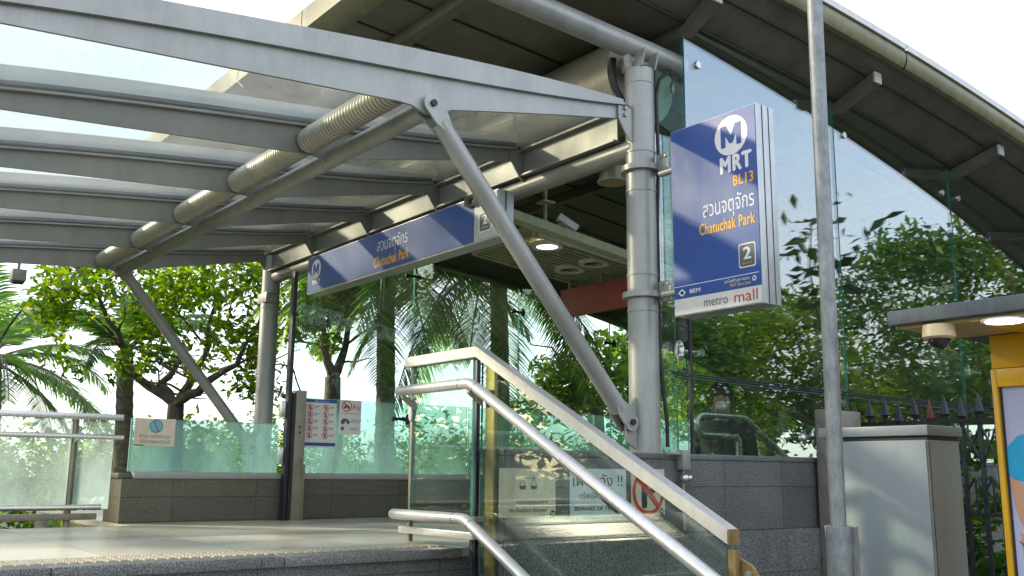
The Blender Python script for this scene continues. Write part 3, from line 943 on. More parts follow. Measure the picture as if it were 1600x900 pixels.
# far glass wall
fx = [4.02, 5.34, 6.76, 8.2, 9.6, 11.0]
for a, c in zip(fx, fx[1:]):
    p = pane('far_glass_pane', [(a + .006, 8.55, 0.6), (c - .006, 8.55, 0.6), (c - .006, 8.55, zroof(c) - 0.3), (a + .006, 8.55, zroof(a) - 0.3)], (0, 1, 0), 0.012, M['g_far'], hall)
    for zz in (AY(640, 430, 8.5).z - (a - 5.3) * 0.16, 2.09 - 0.12 * (a - 5.3)):
        cc = Vector((a, 8.5, zz)); b = MB()
        b.tube([cc + Vector((-0.12, 0, 0)), cc + Vector((0.02, 0, 0))], 0.014, 10); b.ball(cc + Vector((0.02, 0, 0)), 0.05, (0.6, 0.5, 1)); b.ball(cc + Vector((-0.12, 0, 0)), 0.024)
        b.build('spider_arm', M['black'], p)
    bx('glass_fin', (a - 0.007, 8.2, 0.6), (a + 0.007, 8.48, zroof(a) - 0.3), M['g_far'], p)
# far edge beam and sloping soffit band
b = MB()
rows = []
for X in [4.3 + 0.4 * i for i in range(23)]:
    z = zroof(X) - 0.02
    rows.append([(X, 8.0, z - 0.08), (X, 8.0, z - 0.34), (X, 8.62, z - 0.34), (X, 8.62, z - 0.08)])
b.grid(rows); bmesh.ops.recalc_face_normals(b.bm, faces=b.bm.faces)
b.build('far_edge_beam', M['darkbeam'], hall)
b = MB()
rows = []
for X in [4.3 + 0.4 * i for i in range(23)]:
    z = zroof(X) - 0.02
    rows.append([(X, 8.63, z - 0.30), (X, 8.63, z - 0.37), (X, 8.74, z - 0.37), (X, 8.74, z - 0.30)])
b.grid(rows); b.build('far_trim', M['fascia'], hall)
# hung slatted ceiling
def zc(X): return zroof(X) - 0.88
b = MB(); X0, X1, Y0, Y1 = AZ(812, 368, 3.36).x, 7.6, AZ(830, 361, 3.35).y, AZ(745, 390, 3.36).y
rows = [[(X, Y, zc(X)) for Y in (Y0, Y1)] for X in (X0, X1)]
b.grid(rows)
i = 0
Y = Y0 + 0.02
while Y < Y1 - 0.03:
    b.prism([(X0, Y, zc(X0) - 0.003), (X1, Y, zc(X1) - 0.003), (X1, Y, zc(X1) - 0.028), (X0, Y, zc(X0) - 0.028)], (0, 0.035, 0)); Y += 0.062
for (ya, yb) in ((Y0 - 0.03, Y0), (Y1, Y1 + 0.03)):
    b.prism([(X0, ya, zc(X0) + 0.05), (X1, ya, zc(X1) + 0.05), (X1, ya, zc(X1) - 0.05), (X0, ya, zc(X0) - 0.05)], (0, yb - ya, 0))
for (xa, xb) in ((X0 - 0.03, X0), ((X0 + X1) / 2 - 0.2, (X0 + X1) / 2 - 0.16), (X1, X1 + 0.03)):
    b.box((xa, Y0, zc(xa) - 0.05), (xb, Y1, zc(xa) + 0.04))
cl = b.build('hung_ceiling', M['ceil'], hall)
def downlight(px, py, lit):
    c = None
    lo, hi = 2.4, 4.2
    for _ in range(30):
        z = (lo + hi) / 2; p = AZ(px, py, z)
        if z > zc(p.x) - 0.055: hi = z
        else: lo = z
    p = AZ(px, py, lo)
    if True:
        b = MB(); n = 24
        r0, r1 = 0.085, 0.125
        rows = [[(p.x + rr * math.cos(2 * math.pi * i / n), p.y + rr * math.sin(2 * math.pi * i / n), p.z + dz) for i in range(n + 1)] for rr, dz in ((r1, 0.02), (r1, -0.015), (r0, -0.012), (r0, 0.03))]
        b.grid(rows); o = b.build('downlight', M['whitepaint'], cl)
        b = MB(); b.tube([(p.x, p.y, p.z - 0.002), (p.x, p.y, p.z + 0.02)], r0, 24)
        b.build('lamp', M['lampon'] if lit else M['darkbeam'], o)


downlight(855, 384, True); downlight(928, 411, False); downlight(890, 421, False)
# sloping beam between the roof and the hung ceiling
b = MB(); rows = []
qa, qb = AY(796, 331, 4.9), AY(979, 397, 4.9)
for k in range(12):
    X = qa.x - 0.3 + (qb.x - qa.x) * k / 4; z = qa.z + (qb.z - qa.z) * (X - qa.x) / (qb.x - qa.x)
    rows.append([(X, 4.9, z + 0.03), (X, 4.9, z - 0.03), (X, 5.0, z - 0.03), (X, 5.0, z + 0.03), (X, 4.9, z + 0.03)])
b.grid(rows); bmesh.ops.recalc_face_normals(b.bm, faces=b.bm.faces); b.build('ceiling_beam', M['ceil'], hall)
# cylinder lamp under the roof
c = AY(957, 283, 4.7)
o = tb('cylinder_lamp', [(c.x, c.y, c.z), (c.x, c.y, c.z + 0.13)], 0.095, M['bronze'], hall, 28)
b = MB(); b.tube([(c.x, c.y, c.z - 0.012), (c.x, c.y, c.z - 0.001)], 0.108, 28); b.build('trim_ring', M['ceil'], o)
b = MB(); b.tube([(c.x, c.y, c.z - 0.016), (c.x, c.y, c.z - 0.0125)], 0.07, 24); b.build('lens', M['boothsoff'], o)
# red board and its pipe
rb = thing('red_board', 'plain dull red board hanging across the hall beside the near column', 'board', AX(930, 470, 5.5))
a1, a2 = AX(876, 455, 5.5), AX(985, 478, 5.5)
bx('panel', (5.5, a2.y - 0.3, AX(930, 485, 5.5).z - 0.015), (5.54, a1.y, AX(930, 443, 5.5).z + 0.005), M['red'], rb, 0.003)
tb('hanger_pipe', [(5.52, a1.y - 0.08, AX(880, 430, 5.5).z + .03), (5.52, a2.y - 0.25, AX(880, 430, 5.5).z + .03)], 0.014, M['steel_dark'], rb, 10)
for yy in (a1.y - 0.1, a1.y - 0.5):
    tb('hanger_rod', [(5.52, yy, AX(930, 443, 5.5).z), (5.52, yy, AX(880, 430, 5.5).z + 0.20)], 0.016, M['steel_dark'], rb, 10)
# CCTV camera hung in the hall
def at_roofish(px, py, Y): return AY(px, py, Y)
cc = at_roofish(852, 318, 5.0)
cv = thing('security_camera', 'pale bullet security camera on a hooked ceiling pipe inside the entrance', 'camera', cc)
tb('hanger_pipe', [cc + Vector((0, 0, 0.12)), cc, cc + Vector((0.0, 0, -0.12)), cc + Vector((0.03, 0, -0.16)), cc + Vector((0.09, 0, -0.17)), cc + Vector((0.13, 0, -0.14)), cc + Vector((0.14, 0, -0.09))], 0.014, M['ceil'], cv, 10)
bx('mount_plate', cc + Vector((-0.05, -0.05, 0.0)), cc + Vector((0.05, 0.05, 0.012)), M['ceil'], cv)
d = Vector((0.75, -0.35, -0.5)).normalized(); c0 = cc + Vector((0.12, 0, -0.075))
b = MB(); b.tube([c0, c0 + d * 0.16], 0.034, 4); b.build('housing', M['whitepaint'], cv)
b = MB(); b.tube([c0 + d * 0.161, c0 + d * 0.175], 0.026, 14); b.build('lens', M['dark'], cv)

# inner stair handrail seen through the glass
ih = thing('stair_handrail', 'looped stainless handrail at the head of the hall stairs behind the glass', 'handrail', (5.3, 4.6, 1.2))
zt2, zb2 = AY(1120, 649, 4.6).z, AY(1120, 680, 4.6).z
xl2, xr2 = AY(1088, 660, 4.6).x, AY(1165, 650, 4.6).x
rr = (zt2 - zb2) / 2
pts = [(xr2 + 1.9, 4.6, zt2 - 1.15), (xr2, 4.6, zt2 - 0.01), (xr2 - 0.05, 4.6, zt2)] + [(xl2 + rr - rr * math.sin(R(a)), 4.6, zb2 + rr + rr * math.cos(R(a))) for a in range(0, 181, 20)] + [(xr2 - 0.12, 4.6, zb2), (xr2 - 0.09, 4.6, zb2 - 0.03), (xr2 - 0.09, 4.6, 0.6)]
tb('rail', pts, 0.025, M['stain'], ih, 16)

# stay wires along the outside of the glass
for i, dz in enumerate((0, -0.03, -0.06)):
    w_ = MB(); y = YG - 0.035 - 0.012 * i; pa = AY(1036, 580, y)
    pts = [(XC + 0.02 + i * .02, y - 0.02, pa.z + dz * .4 + 0.004)] + [(pa.x + 0.1 + 6.2 * k / 10, y, pa.z + dz * (0.4 + 0.06 * k) - 0.02 * math.sin(math.pi * k / 10)) for k in range(11)]
    w_.tube(pts, 0.0045, 6)
    tag(w_.build('overhead_wire', M['iron']), ['top wire of the three thin dark wires strung along the hall glass', 'middle wire of the three thin dark wires strung along the hall glass', 'bottom wire of the three thin dark wires strung along the hall glass'][i], 'wire', 'thin wires along the glass')

# ------------------------------------------------------------------ parapet, post, posters, railing
pw = thing('granite_parapet', 'low brown granite wall with dusty glass along the back of the platform', 'wall', (3.0, YW, ZP))
b = MB(); b.box((1.955, YW, ZP - 0.3), (8.6, YW + 0.36, 1.49)); b.build('stone_wall', M['granite_wall'], pw)
b = MB(); b.box((2.03, YW - 0.012, 1.492), (8.6, YW + 0.05, 1.537), 0.003); b.build('metal_coping', M['steel_dark'], pw)
b = MB(); b.box((1.945, YW + 0.052, 1.4915), (8.6, YW + 0.37, 1.528), 0.003); b.build('stone_coping', M['granite_wall'], pw)
def gq(x0, x1, z0, z1): return [(x0, YW + 0.01, z0), (x1, YW + 0.01, z0), (x1, YW + 0.01, z1), (x0, YW + 0.01, z1)]
pane('glass_panel', gq(1.99, 3.05, 1.538, 1.892), (0, 1, 0), 0.012, M['g_low'], pw, 'g_edge_light')
for xa, xb in ((3.26, 4.75), (4.77, 6.2), (6.22, 7.7)):
    pane('glass_panel', gq(xa, xb, 1.538, 2.098), (0, 1, 0), 0.012, M['g_low'], pw, 'g_edge_light')
# clamps of the low glass
for px, py in ((632, 655),):
    c = AY(px, py, YW - 0.03); b = MB(); b.tube([c + Vector((-0.1, 0, 0)), c + Vector((0.02, 0, 0))], 0.012, 10); b.ball(c + Vector((0.03, 0, 0)), 0.04, (0.6, 0.5, 1.1)); b.ball(c + Vector((-0.1, 0, 0)), 0.02)
    b.build('glass_clamp', M['black'], pw)

po = thing('shutter_post', 'tall bronze guide post standing between the two parapet glass panels', 'post', (3.15, YW, ZP))
bx('guide_rail', (3.135, YW - 0.09, ZP), (3.215, YW - 0.004, 2.14), M['bronze'], po, 0.004)
bx('mast', (3.074, YW - 0.075, ZP), (3.104, YW - 0.02, 3.04), M['iron'], po, 0.003)
bx('side_strip', (3.113, YW - 0.07, ZP), (3.134, YW - 0.02, 2.12), M['black'], po)
bx('lock_box', (3.218, YW - 0.07, ZP), (3.24, YW - 0.02, 1.60), M['bronze'], po, 0.003)
for zz in (2.0, 1.66): bx('hinge', (3.03, YW - 0.06, zz - 0.06), (3.070, YW - 0.02, zz + 0.06), M['stain'], po, 0.006)
for zz in (1.87, 1.83): MB().tube([(3.17, YW - 0.096, zz), (3.17, YW - 0.0905, zz)], 0.008, 12).build('keyhole', M['dark'], po)
tb('wire', [(3.112, YW - 0.05, 2.30), (3.15, YW - 0.05, 2.2), (3.18, YW - 0.05, 2.14)], 0.006, M['black'], po, 8)

def poster(name, label, pts4, y, mat, th=0.004):
    p = [AY(*q, y) for q in pts4]
    x0 = (p[0].x + p[3].x) / 2; x1 = (p[1].x + p[2].x) / 2; z1 = (p[0].z + p[1].z) / 2; z0 = (p[2].z + p[3].z) / 2
    t = thing(name, label, 'notice', ((x0 + x1) / 2, y, z0))
    bx('sheet', (x0, y, z0), (x1, y + th, z1), mat, t)
    return t, Art((x0, y, z0), (1, 0, 0), (0, 0, 1), t), x1 - x0, z1 - z0


def prohibited(A, u, v, r, inner, name='prohibition_sign', mat=None, w=0.16):
    A.poly(inner, M['black_ink'], 'pictogram', 1.5)
    bar = [(u - r * .78 * .707 - r * .11, v + r * .78 * .707 - r * .0), (u - r * .78 * .707 + r * .11, v + r * .78 * .707 + r * .11), (u + r * .78 * .707 + r * .11, v - r * .78 * .707), (u + r * .78 * .707 - r * .11, v - r * .78 * .707 - r * .11)]
    A.poly(Art.ringq(u, v, r * (1 - w), r) + [bar], mat or M['red_ink'], name, 2.2)


t, A, w, h = poster('notice', 'white notice with two columns of red prohibition circles and blue header', [(478, 622), (527, 626), (523, 702), (475, 697)], YW - 0.012, M['paper'])
A.rect(0, h * 0.93, w, h, M['blueink'], 'header_band'); A.rect(0, h * .035, w, h * 0.105, M['blueink'], 'footer_band')
A.text('ข้อห้ามในสถานี', w * .28, h * .945, w * .44, h * .035, M['white'], k=2)
for r_ in range(5):
    for c_ in range(2):
        u = w * (.15 + .5 * c_); v = h * (.83 - .145 * r_); rr = w * .095
        shp = [[(u - rr * .35, v - rr * .5), (u + rr * .1, v - rr * .55), (u + rr * .3, v + rr * .45), (u - rr * .15, v + rr * .55)]] if (r_ + c_) % 2 else [Art.disc(u, v + rr * .35, rr * .22, 10), [(u - rr * .3, v - rr * .6), (u + rr * .3, v - rr * .6), (u + rr * .22, v + rr * .1), (u - rr * .22, v + rr * .1)]]
        prohibited(A, u, v, rr, shp)
        A.rect(u + rr * 1.35, v + rr * .15, u + rr * 2.9, v + rr * .32, M['grey_ink'], 'text_line')
        A.rect(u + rr * 1.35, v - rr * .25, u + rr * (2.2 + .15 * r_), v - rr * .12, M['grey_ink'], 'text_line')
t, A, w, h = poster('notice', 'small cream notice forbidding motorcycles with red Thai heading', [(531, 625), (565, 626), (563, 680), (530, 678)], YW - 0.012, M['paper'])
u, v, rr = w * .32, h * .82, w * .23
prohibited(A, u, v, rr, [Art.disc(u - rr * .35, v - rr * .2, rr * .24, 12), Art.disc(u + rr * .35, v - rr * .2, rr * .24, 12), [(u - rr * .3, v - rr * .1), (u + rr * .3, v - rr * .1), (u + rr * .15, v + rr * .3), (u - rr * .2, v + rr * .3)]])
A.text('ห้าม', w * .60, h * .72, w * .35, h * .18, M['red_ink'], 0.01)
A.rect(w * .05, h * .60, w * .95, h * .612, M['red_ink'], 'rule_line')
u, v, rr = w * .22, h * .40, w * .2
A.poly([Art.disc(u - rr * .3, v - rr * .3, rr * .5, 16), Art.disc(u + rr * .9, v - rr * .3, rr * .4, 16), [(u - rr * .4, v - rr * .1), (u + rr * .9, v - rr * .1), (u + rr * .7, v + rr * .5), (u + rr * .2, v + rr * .3), (u - rr * .2, v + rr * .6)]], M['grey_ink'], 'pictogram')
A.text('ยกเว้น', w * .55, h * .34, w * .38, h * .15, M['grey_ink'])
A.rect(w * .08, h * .12, w * .22, h * .22, M['grey_ink'], 'small_square'); A.rect(w * .50, h * .18, w * .93, h * .195, M['grey_ink'], 'text_line'); A.rect(w * .50, h * .13, w * .85, h * .145, M['grey_ink'], 'text_line')
t, A, w, h = poster('notice', 'cream notice with a blue barred circle on the left parapet glass', [(212, 654), (275, 654), (272, 697), (208, 697)], YW - 0.006, M['cream'])
u, v, rr = w * .52, h * .72, h * .24
A.poly([Art.disc(u, v, rr)], M['skyink'], 'blue_disc'); A.poly(Art.ringq(u, v, rr * .9, rr), M['grey_ink'], 'rim', 2)
A.poly([[(u - rr * .45, v + rr * .78), (u - rr * .3, v + rr * .86), (u + rr * .45, v - rr * .78), (u + rr * .3, v - rr * .86)]], M['red_ink'], 'bar', 2.5)
A.text('ห้าม', w * .13, h * .30, w * .2, h * .14, M['red_ink']); A.text('วางสิ่งของ และ', w * .38, h * .29, w * .50, h * .15, M['grey_ink'])
A.text('งด', w * .13, h * .10, w * .13, h * .13, M['red_ink']); A.text('ขายของบริเวณนี้', w * .30, h * .10, w * .58, h * .15, M['grey_ink'])
A.rect(0, 0, w * .25, h * .045, M['grey_ink'], 'corner_mark')

# left railing
rl = thing('glass_railing', 'stainless railing with hazy glass at the left edge of the platform', 'railing', (1.2, 6.62, 1.0))
YR = 6.62
for xa, xb in ((-1.2, 0.24), (0.26, 1.60), (1.64, 1.86)):
    pane('glass_panel', [(xa, YR, 1.30), (xb, YR, 1.30), (xb, YR, 1.868), (xa, YR, 1.868)], (0, 1, 0), 0.010, M['g_rail'], rl, 'g_edge_light')
bx('top_rail', (-1.4, YR - 0.03, 1.868), (1.905, YR + 0.04, 1.905), M['stain'], rl, 0.004)
tb('handrail', [(-1.4, YR - 0.07, 1.755), (1.90, YR - 0.07, 1.755)], 0.016, M['stain'], rl)
tb('lower_tube', [(-1.4, YR - 0.05, 1.315), (1.80, YR - 0.05, 1.315)], 0.018, M['stain'], rl)
bx('bottom_rail', (-1.4, YR - 0.02, 1.235), (1.79, YR + 0.03, 1.275), M['bronze'], rl, 0.003)
for px in (1.62, 0.25, -1.15):
    tb('post', [(px, YR + 0.03, 0.0), (px, YR + 0.03, 1.866)], 0.024, M['bronze'], rl)
    b = MB(); b.prism([(px - 0.004, YR + 0.02, 1.70), (px - 0.004, YR - 0.075, 1.735), (px - 0.004, YR - 0.075, 1.755), (px - 0.004, YR + 0.02, 1.74)], (0.008, 0, 0)); b.build('bracket', M['stain'], rl)

# ------------------------------------------------------------------ stair balustrade
XB = 2.72
bal = thing('stair_balustrade', 'glass stair balustrade with flat top rail and two round handrails', 'balustrade', (XB, 3.7, ZP))
c1, c2, c3 = AX(750, 550, XB), AX(640, 567, XB), AX(1145, 839, XB)
ytop = c1.z
SL = (c1.z - c3.z) / (c1.y - c3.y)          # slope of the stair rail
b = MB()
def railbox(p, q, w, h):
    d = (q - p).normalized(); n = Vector((1, 0, 0)); u_ = n.cross(d)
    return [[v + n * (w * sx) + Vector((0, 0, h * sz)) for sx, sz in ((-.5, -.5), (-.5, .5), (.5, .5), (.5, -.5), (-.5, -.5))] for v in (p, q)]
P1 = Vector((XB, c1.y, ytop)); P0 = Vector((XB, c2.y, ytop)); P2 = Vector((XB, c3.y, c3.z))
rows = []
for v in (P0, P1, P2):
    rows.append([v + Vector((0.06 * sx, 0, 0.052 * sz)) for sx, sz in ((-.5, -.5), (-.5, .5), (.5, .5), (.5, -.5), (-.5, -.5))])
b.grid(rows)
b.bm.faces.new([b.bm.verts.new(v) for v in rows[0][:4]]); 
bmesh.ops.remove_doubles(b.bm, verts=b.bm.verts, dist=1e-5)
bmesh.ops.recalc_face_normals(b.bm, faces=b.bm.faces)
bmesh.ops.bevel(b.bm, geom=[e for e in b.bm.edges if len(e.link_faces) == 2 and e.calc_face_angle(0) > 1.2], offset=0.003, segments=2, affect='EDGES')
b.build('top_rail', M['rail'], bal, sharp=30)
bx('rail_end_cap', (XB - 0.029, P2.y - 0.007, P2.z - 0.025), (XB + 0.029, P2.y - 0.001, P2.z + 0.025), M['steel_reflect'], bal)
# glass: level piece, then the raking piece
zb1 = AX(690, 815, XB).z
pane('glass_panel', [(XB, P0.y - 0.05, zb1), (XB, P1.y + 0.055, zb1), (XB, P1.y + 0.055, ytop - 0.028), (XB, P0.y - 0.05, ytop - 0.028)], (1, 0, 0), 0.012, M['g_panel'], bal)
ye = P2.y + 0.03
pane('glass_panel', [(XB, P1.y - 0.015, ytop - 0.04), (XB, P1.y - 0.015, zb1 - 0.22), (XB, ye, zb1 - 0.22 - SL * (P1.y - ye)), (XB, ye, ytop - 0.045 - SL * (P1.y - 0.0 - ye))], (1, 0, 0), 0.012, M['g_panel'], bal)
# posts
bx('post', (XB + 0.016, P1.y - 0.10, 0.2), (XB + 0.036, P1.y - 0.03, ytop - 0.055), M['steel_reflect'], bal, 0.003)
bx('post', (XB - 0.006, P1.y + 0.012, zb1 - 0.3), (XB + 0.016, P1.y + 0.032, ytop - 0.027), M['iron'], bal, 0.002)
bx('glass_seal', (XB - 0.002, P1.y + 0.033, zb1), (XB + 0.014, P1.y + 0.053, ytop - 0.03), M['g_edge'], bal)
bx('post', (XB - 0.004, P0.y - 0.048, ZP + 0.003), (XB + 0.02, P0.y - 0.028, ytop - 0.027), M['bronze'], bal, 0.002)
bx('base_rail', (XB - 0.035, P1.y - 0.01, AX(690, 832, XB).z - 0.017), (XB + 0.04, P0.y + 0.01, AX(690, 832, XB).z + 0.016), M['rail'], bal, 0.003)
# foot of the lower end
bx('end_post', (XB + 0.002, P2.y - 0.005, 0.15), (XB + 0.03, P2.y + 0.028, P2.z - 0.045), M['steel_reflect'], bal, 0.002)
b = MB(); z2 = P2.z - 0.06
b.prism([(XB + 0.032, P2.y + 0.03, z2), (XB + 0.032, P2.y - 0.05, z2 - 0.035), (XB + 0.032, P2.y - 0.085, z2 - 0.08), (XB + 0.032, P2.y - 0.085, z2 - 0.9), (XB + 0.032, P2.y - 0.02, z2 - 0.9)], (0.014, 0, 0))
ep = b.build('end_plate', M['steel_reflect'], bal)
b = MB(); b.tube([(XB + 0.031, P2.y - 0.04, z2 - 0.065), (XB + 0.022, P2.y - 0.04, z2 - 0.065)], 0.013, 16); b.build('bolt', M['stain'], ep)
# round handrails on the stair side
XH = XB - 0.085
def handrail(pa, pb, pc, name):
    a, bb, c = AX(*pa, XH), AX(*pb, XH), AX(*pc, XH)
    a.z = bb.z = (a.z + bb.z) / 2
    m1 = bb + (a - bb).normalized() * 0.035; m2 = bb + (c - bb).normalized() * 0.035
    mid = (m1 + m2) / 2 * 0.4 + bb * 0.6
    end = bb + (c - bb).normalized() * 2.0
    r = 0.026
    o = tb(name, [a, a + (bb - a) * 0.02, m1, mid, m2, end], [r * 0.8, r, r, r, r, r], M['rail'], bal, 24)
    b = MB(); 
    for q, dq in ((m1 + (a - bb).normalized() * 0.045, (a - bb).normalized()), (m2 + (c - bb).normalized() * 0.02, (c - bb).normalized())):
        b.tube([q - dq * 0.0015, q + dq * 0.0015], r + 0.0006, 24)
    b.build('weld_seam', M['dark'], o)
    def brk(y, z):
        b = MB(); b.prism([(XH, y - 0.011, z - 0.022), (XH, y - 0.011, z - 0.045), (XB - 0.003, y - 0.011, z - 0.10), (XB - 0.003, y - 0.011, z - 0.06)], (0, 0.022, 0)); b.build('bracket', M['bronze'], o)
    return o, a, bb, brk
o, a, bb, brk = handrail((622, 612), (735, 598), (1108, 900), 'upper_handrail')
brk(a.y - 0.05, a.z); brk(bb.y + 0.02, bb.z); brk(bb.y - 0.9, bb.z - 0.9 * SL)
b = MB(); b.ball((XB - 0.01, P0.y - 0.04, a.z - 0.11), 0.03, (0.25, 0.6, 1.5)); b.build('glass_clamp', M['whitepaint'], bal)
o, a, bb, brk = handrail((612, 807), (726, 806), (815, 900), 'lower_handrail')
bx('bracket', (XH + 0.01, bb.y - 0.06, bb.z - 0.012), (XB - 0.002, bb.y - 0.03, bb.z + 0.012), M['bronze'], o)
bx('bracket', (XH + 0.01, a.y - 0.12, a.z - 0.035), (XB - 0.002, a.y - 0.09, a.z - 0.015), M['bronze'], o)

# notices on the plinth
def mlogo(A, u, v, r, disc, ink, k=1):
    A.poly([Art.disc(u, v, r)], disc, 'emblem_disc', k)
    m_ = [(-.62, -.55), (-.62, .55), (-.28, .55), (0, .02), (.28, .55), (.62, .55), (.62, -.55), (.33, -.55), (.33, .1), (.1, -.38), (-.1, -.38), (-.33, .1), (-.33, -.55)]
    quads = [[0, 1, 2, 12], [12, 2, 11], [2, 3, 10, 11], [3, 9, 10], [3, 4, 8, 9], [4, 8, 7], [4, 5, 6, 7]]
    polys = [[(-.62, -.55), (-.33, -.55), (-.33, .55), (-.62, .55)], [(.33, -.55), (.62, -.55), (.62, .55), (.33, .55)],
             [(-.33, .55), (-.33, .02), (-.1, -.40), (0, -.40), (0, .0), (-.27, .55)], [(.33, .55), (.27, .55), (0, .0), (0, -.40), (.1, -.40), (.33, .02)]]
    A.poly([[(u + a * r, v + b * r) for a, b in q] for q in polys], ink, 'emblem_letter', k + 1)


yp = YPL - 0.005
t, A, w, h = poster('notice', 'cream notice on the plinth with a pair of hanging baskets and black lettering', [(781, 732), (868, 732), (868, 808), (780, 808)], yp, M['cream'])
u, v = w * .5, h * .74
A.poly([[(u - w * .14, v + h * .055), (u + w * .14, v + h * .055), (u + w * .14, v + h * .065), (u - w * .14, v + h * .065)]] +
       [[(u + s * w * .1 - w * .06, v - h * .1), (u + s * w * .1 + w * .06, v - h * .1), (u + s * w * .1 + w * .045, v - h * .17), (u + s * w * .1 - w * .045, v - h * .17)] for s in (-1, 1)] +
       [[(u + s * w * .1 + e * w * .055, v - h * .1), (u + s * w * .1 + e * w * .045, v - h * .1), (u + s * w * .1 - 0.002, v + h * .1), (u + s * w * .1 + 0.001, v + h * .1)] for s in (-1, 1) for e in (-1, 1)], M['black_ink'], 'pictogram')
A.text('การขายสินค้าและอาหาร', w * .30, h * .27, w * .55, h * .10, M['black_ink'])
A.text('No Peddlers Allowed', w * .17, h * .10, w * .66, h * .085, M['black_ink'])
mlogo(A, w * .945, h * .055, w * .05, M['black_ink'], M['cream'])
t, A, w, h = poster('notice', 'pale blue notice in large Thai letters warning of thieves', [(890, 732), (971, 733), (986, 808), (891, 808)], yp, M['bluepaper'])
w = w
A.text('เฝ้าระวัง !!', w * .05, h * .64, w * .88, h * .27, M['black_ink'], 0.006)
A.text('ทรัพย์สินของท่าน', w * .16, h * .38, w * .72, h * .15, M['black_ink'])
A.text('BEWARE OF THIEVES', w * .08, h * .14, w * .86, h * .085, M['black_ink'], 0.012)
t, A, w, h = poster('notice', 'cream no parking sign with a red ring around a black letter P', [(986, 733), (1039, 733), (1038, 805), (987, 805)], yp, M['cream'])
u, v, rr = w * .5, h * .5, w * .47
A.text('P', u - rr * .36, v - rr * .66, rr * .85, rr * 1.32, M['black_ink'], 0.03)
bar = [(u - rr * .66 - rr * .09, v + rr * .66 - rr * .09), (u - rr * .66 + rr * .09, v + rr * .66 + rr * .09), (u + rr * .66 + rr * .09, v - rr * .66 + rr * .09), (u + rr * .66 - rr * .09, v - rr * .66 - rr * .09)]
A.poly(Art.ringq(u, v, rr * .83, rr), M['red_ink'], 'red_ring', 2); A.poly([bar], M['red_ink'], 'red_bar', 2.6)
mlogo(A, w * .90, h * .075, w * .065, M['black_ink'], M['cream'])

# ------------------------------------------------------------------ blue station sign on the column arms
XS = XC - 0.085
s0, s1, s2, s3 = AX(1046, 208, XS), AX(1178, 160, XS), AX(1055, 495, XS), AX(1195, 473, XS)
yl, yr_ = (s0.y + s2.y) / 2, (s1.y + s3.y) / 2
zt_, zb_ = (s0.z + s1.z) / 2, (s2.z + s3.z) / 2
sg = thing('station_sign', 'large blue and white station sign box held on arms beside the near column', 'sign', (XS, yl, zb_))
bx('box_frame', (XS + 0.002, yr_, zb_), (XS + 0.145, yl, zt_), M['frame'], sg, 0.004)
bx('edge_groove', (XS + 0.045, yr_ - 0.0015, zb_ + 0.004), (XS + 0.052, yr_ + 0.001, zt_ - 0.004), M['dark'], sg)
bx('edge_groove', (XS + 0.098, yr_ - 0.0015, zb_ + 0.004), (XS + 0.104, yr_ + 0.001, zt_ - 0.004), M['dark'], sg)
w, h = yl - yr_, zt_ - zb_
bx('blue_face', (XS - 0.002, yr_ + 0.006, zb_ + h * .088), (XS + 0.0015, yl - 0.006, zt_ - 0.006), M['blue'], sg)
bx('white_face', (XS - 0.002, yr_ + 0.006, zb_ + 0.006), (XS + 0.0015, yl - 0.006, zb_ + h * .0875), M['paper'], sg)
A = Art((XS - 0.002, yl, zb_), (0, -1, 0), (0, 0, 1), sg)
mlogo(A, w * .725, h * .872, h * .103, M['white'], M['blueink'])
A.text('MRT', w * .60, h * .685, w * .335, h * .080, M['white'], 0.046)
A.text('BL13', w * .735, h * .606, w * .215, h * .052, M['yel_ink'], 0.030)
A.text('สวนจตุจักร', w * .38, h * .455, w * .57, h * .115, M['white'], 0.004)
A.text('Chatuchak Park', w * .335, h * .395, w * .615, h * .058, M['yel_ink'], 0.030)
A.poly([Art.rrect(w * .765, h * .185, w * .945, h * .305, .012)], M['white'], 'number_frame'); A.poly([Art.rrect(w * .775, h * .191, w * .935, h * .299, .010)], M['grey_ink'], 'number_box', 2)
A.text('2', w * .82, h * .226, w * .075, h * .058, M['white'], 0.025, k=3)
A.text('Entry-Exit', w * .81, h * .199, w * .095, h * .012, M['yel_ink'], k=3)
A.rect(w * .0, h * .150, w * .97, h * .1535, M['white'], 'rule_line')
A.poly([[(w * .06, h * .118), (w * .10, h * .138), (w * .105, h * .13), (w * .08, h * .118), (w * .105, h * .106), (w * .10, h * .098)], [(w * .15, h * .118), (w * .11, h * .138), (w * .105, h * .13), (w * .13, h * .118), (w * .105, h * .106), (w * .11, h * .098)]], M['white'], 'arrow_emblem')
A.text('BEM', w * .20, h * .109, w * .12, h * .020, M['white'], 0.02)
A.text('รถไฟฟ้ามหานคร', w * .60, h * .125, w * .27, h * .018, M['white'])
A.text('MRT Blue Line', w * .66, h * .102, w * .22, h * .016, M['yel_ink'], 0.012)
mlogo(A, w * .92, h * .126, h * .013, M['white'], M['blueink'])
A.text('metro', w * .36, h * .027, w * .27, h * .036, M['grey_ink'])
A.text('mall', w * .70, h * .022, w * .25, h * .054, M['red_ink'])
for yy in (262, 455):
    z = AX(1038, yy, XS).z
    tb('arm', [(XS + 0.07, YC - 0.17, z), (XS + 0.07, yl - 0.002, z)], 0.019, M['steel'], sg, 16)

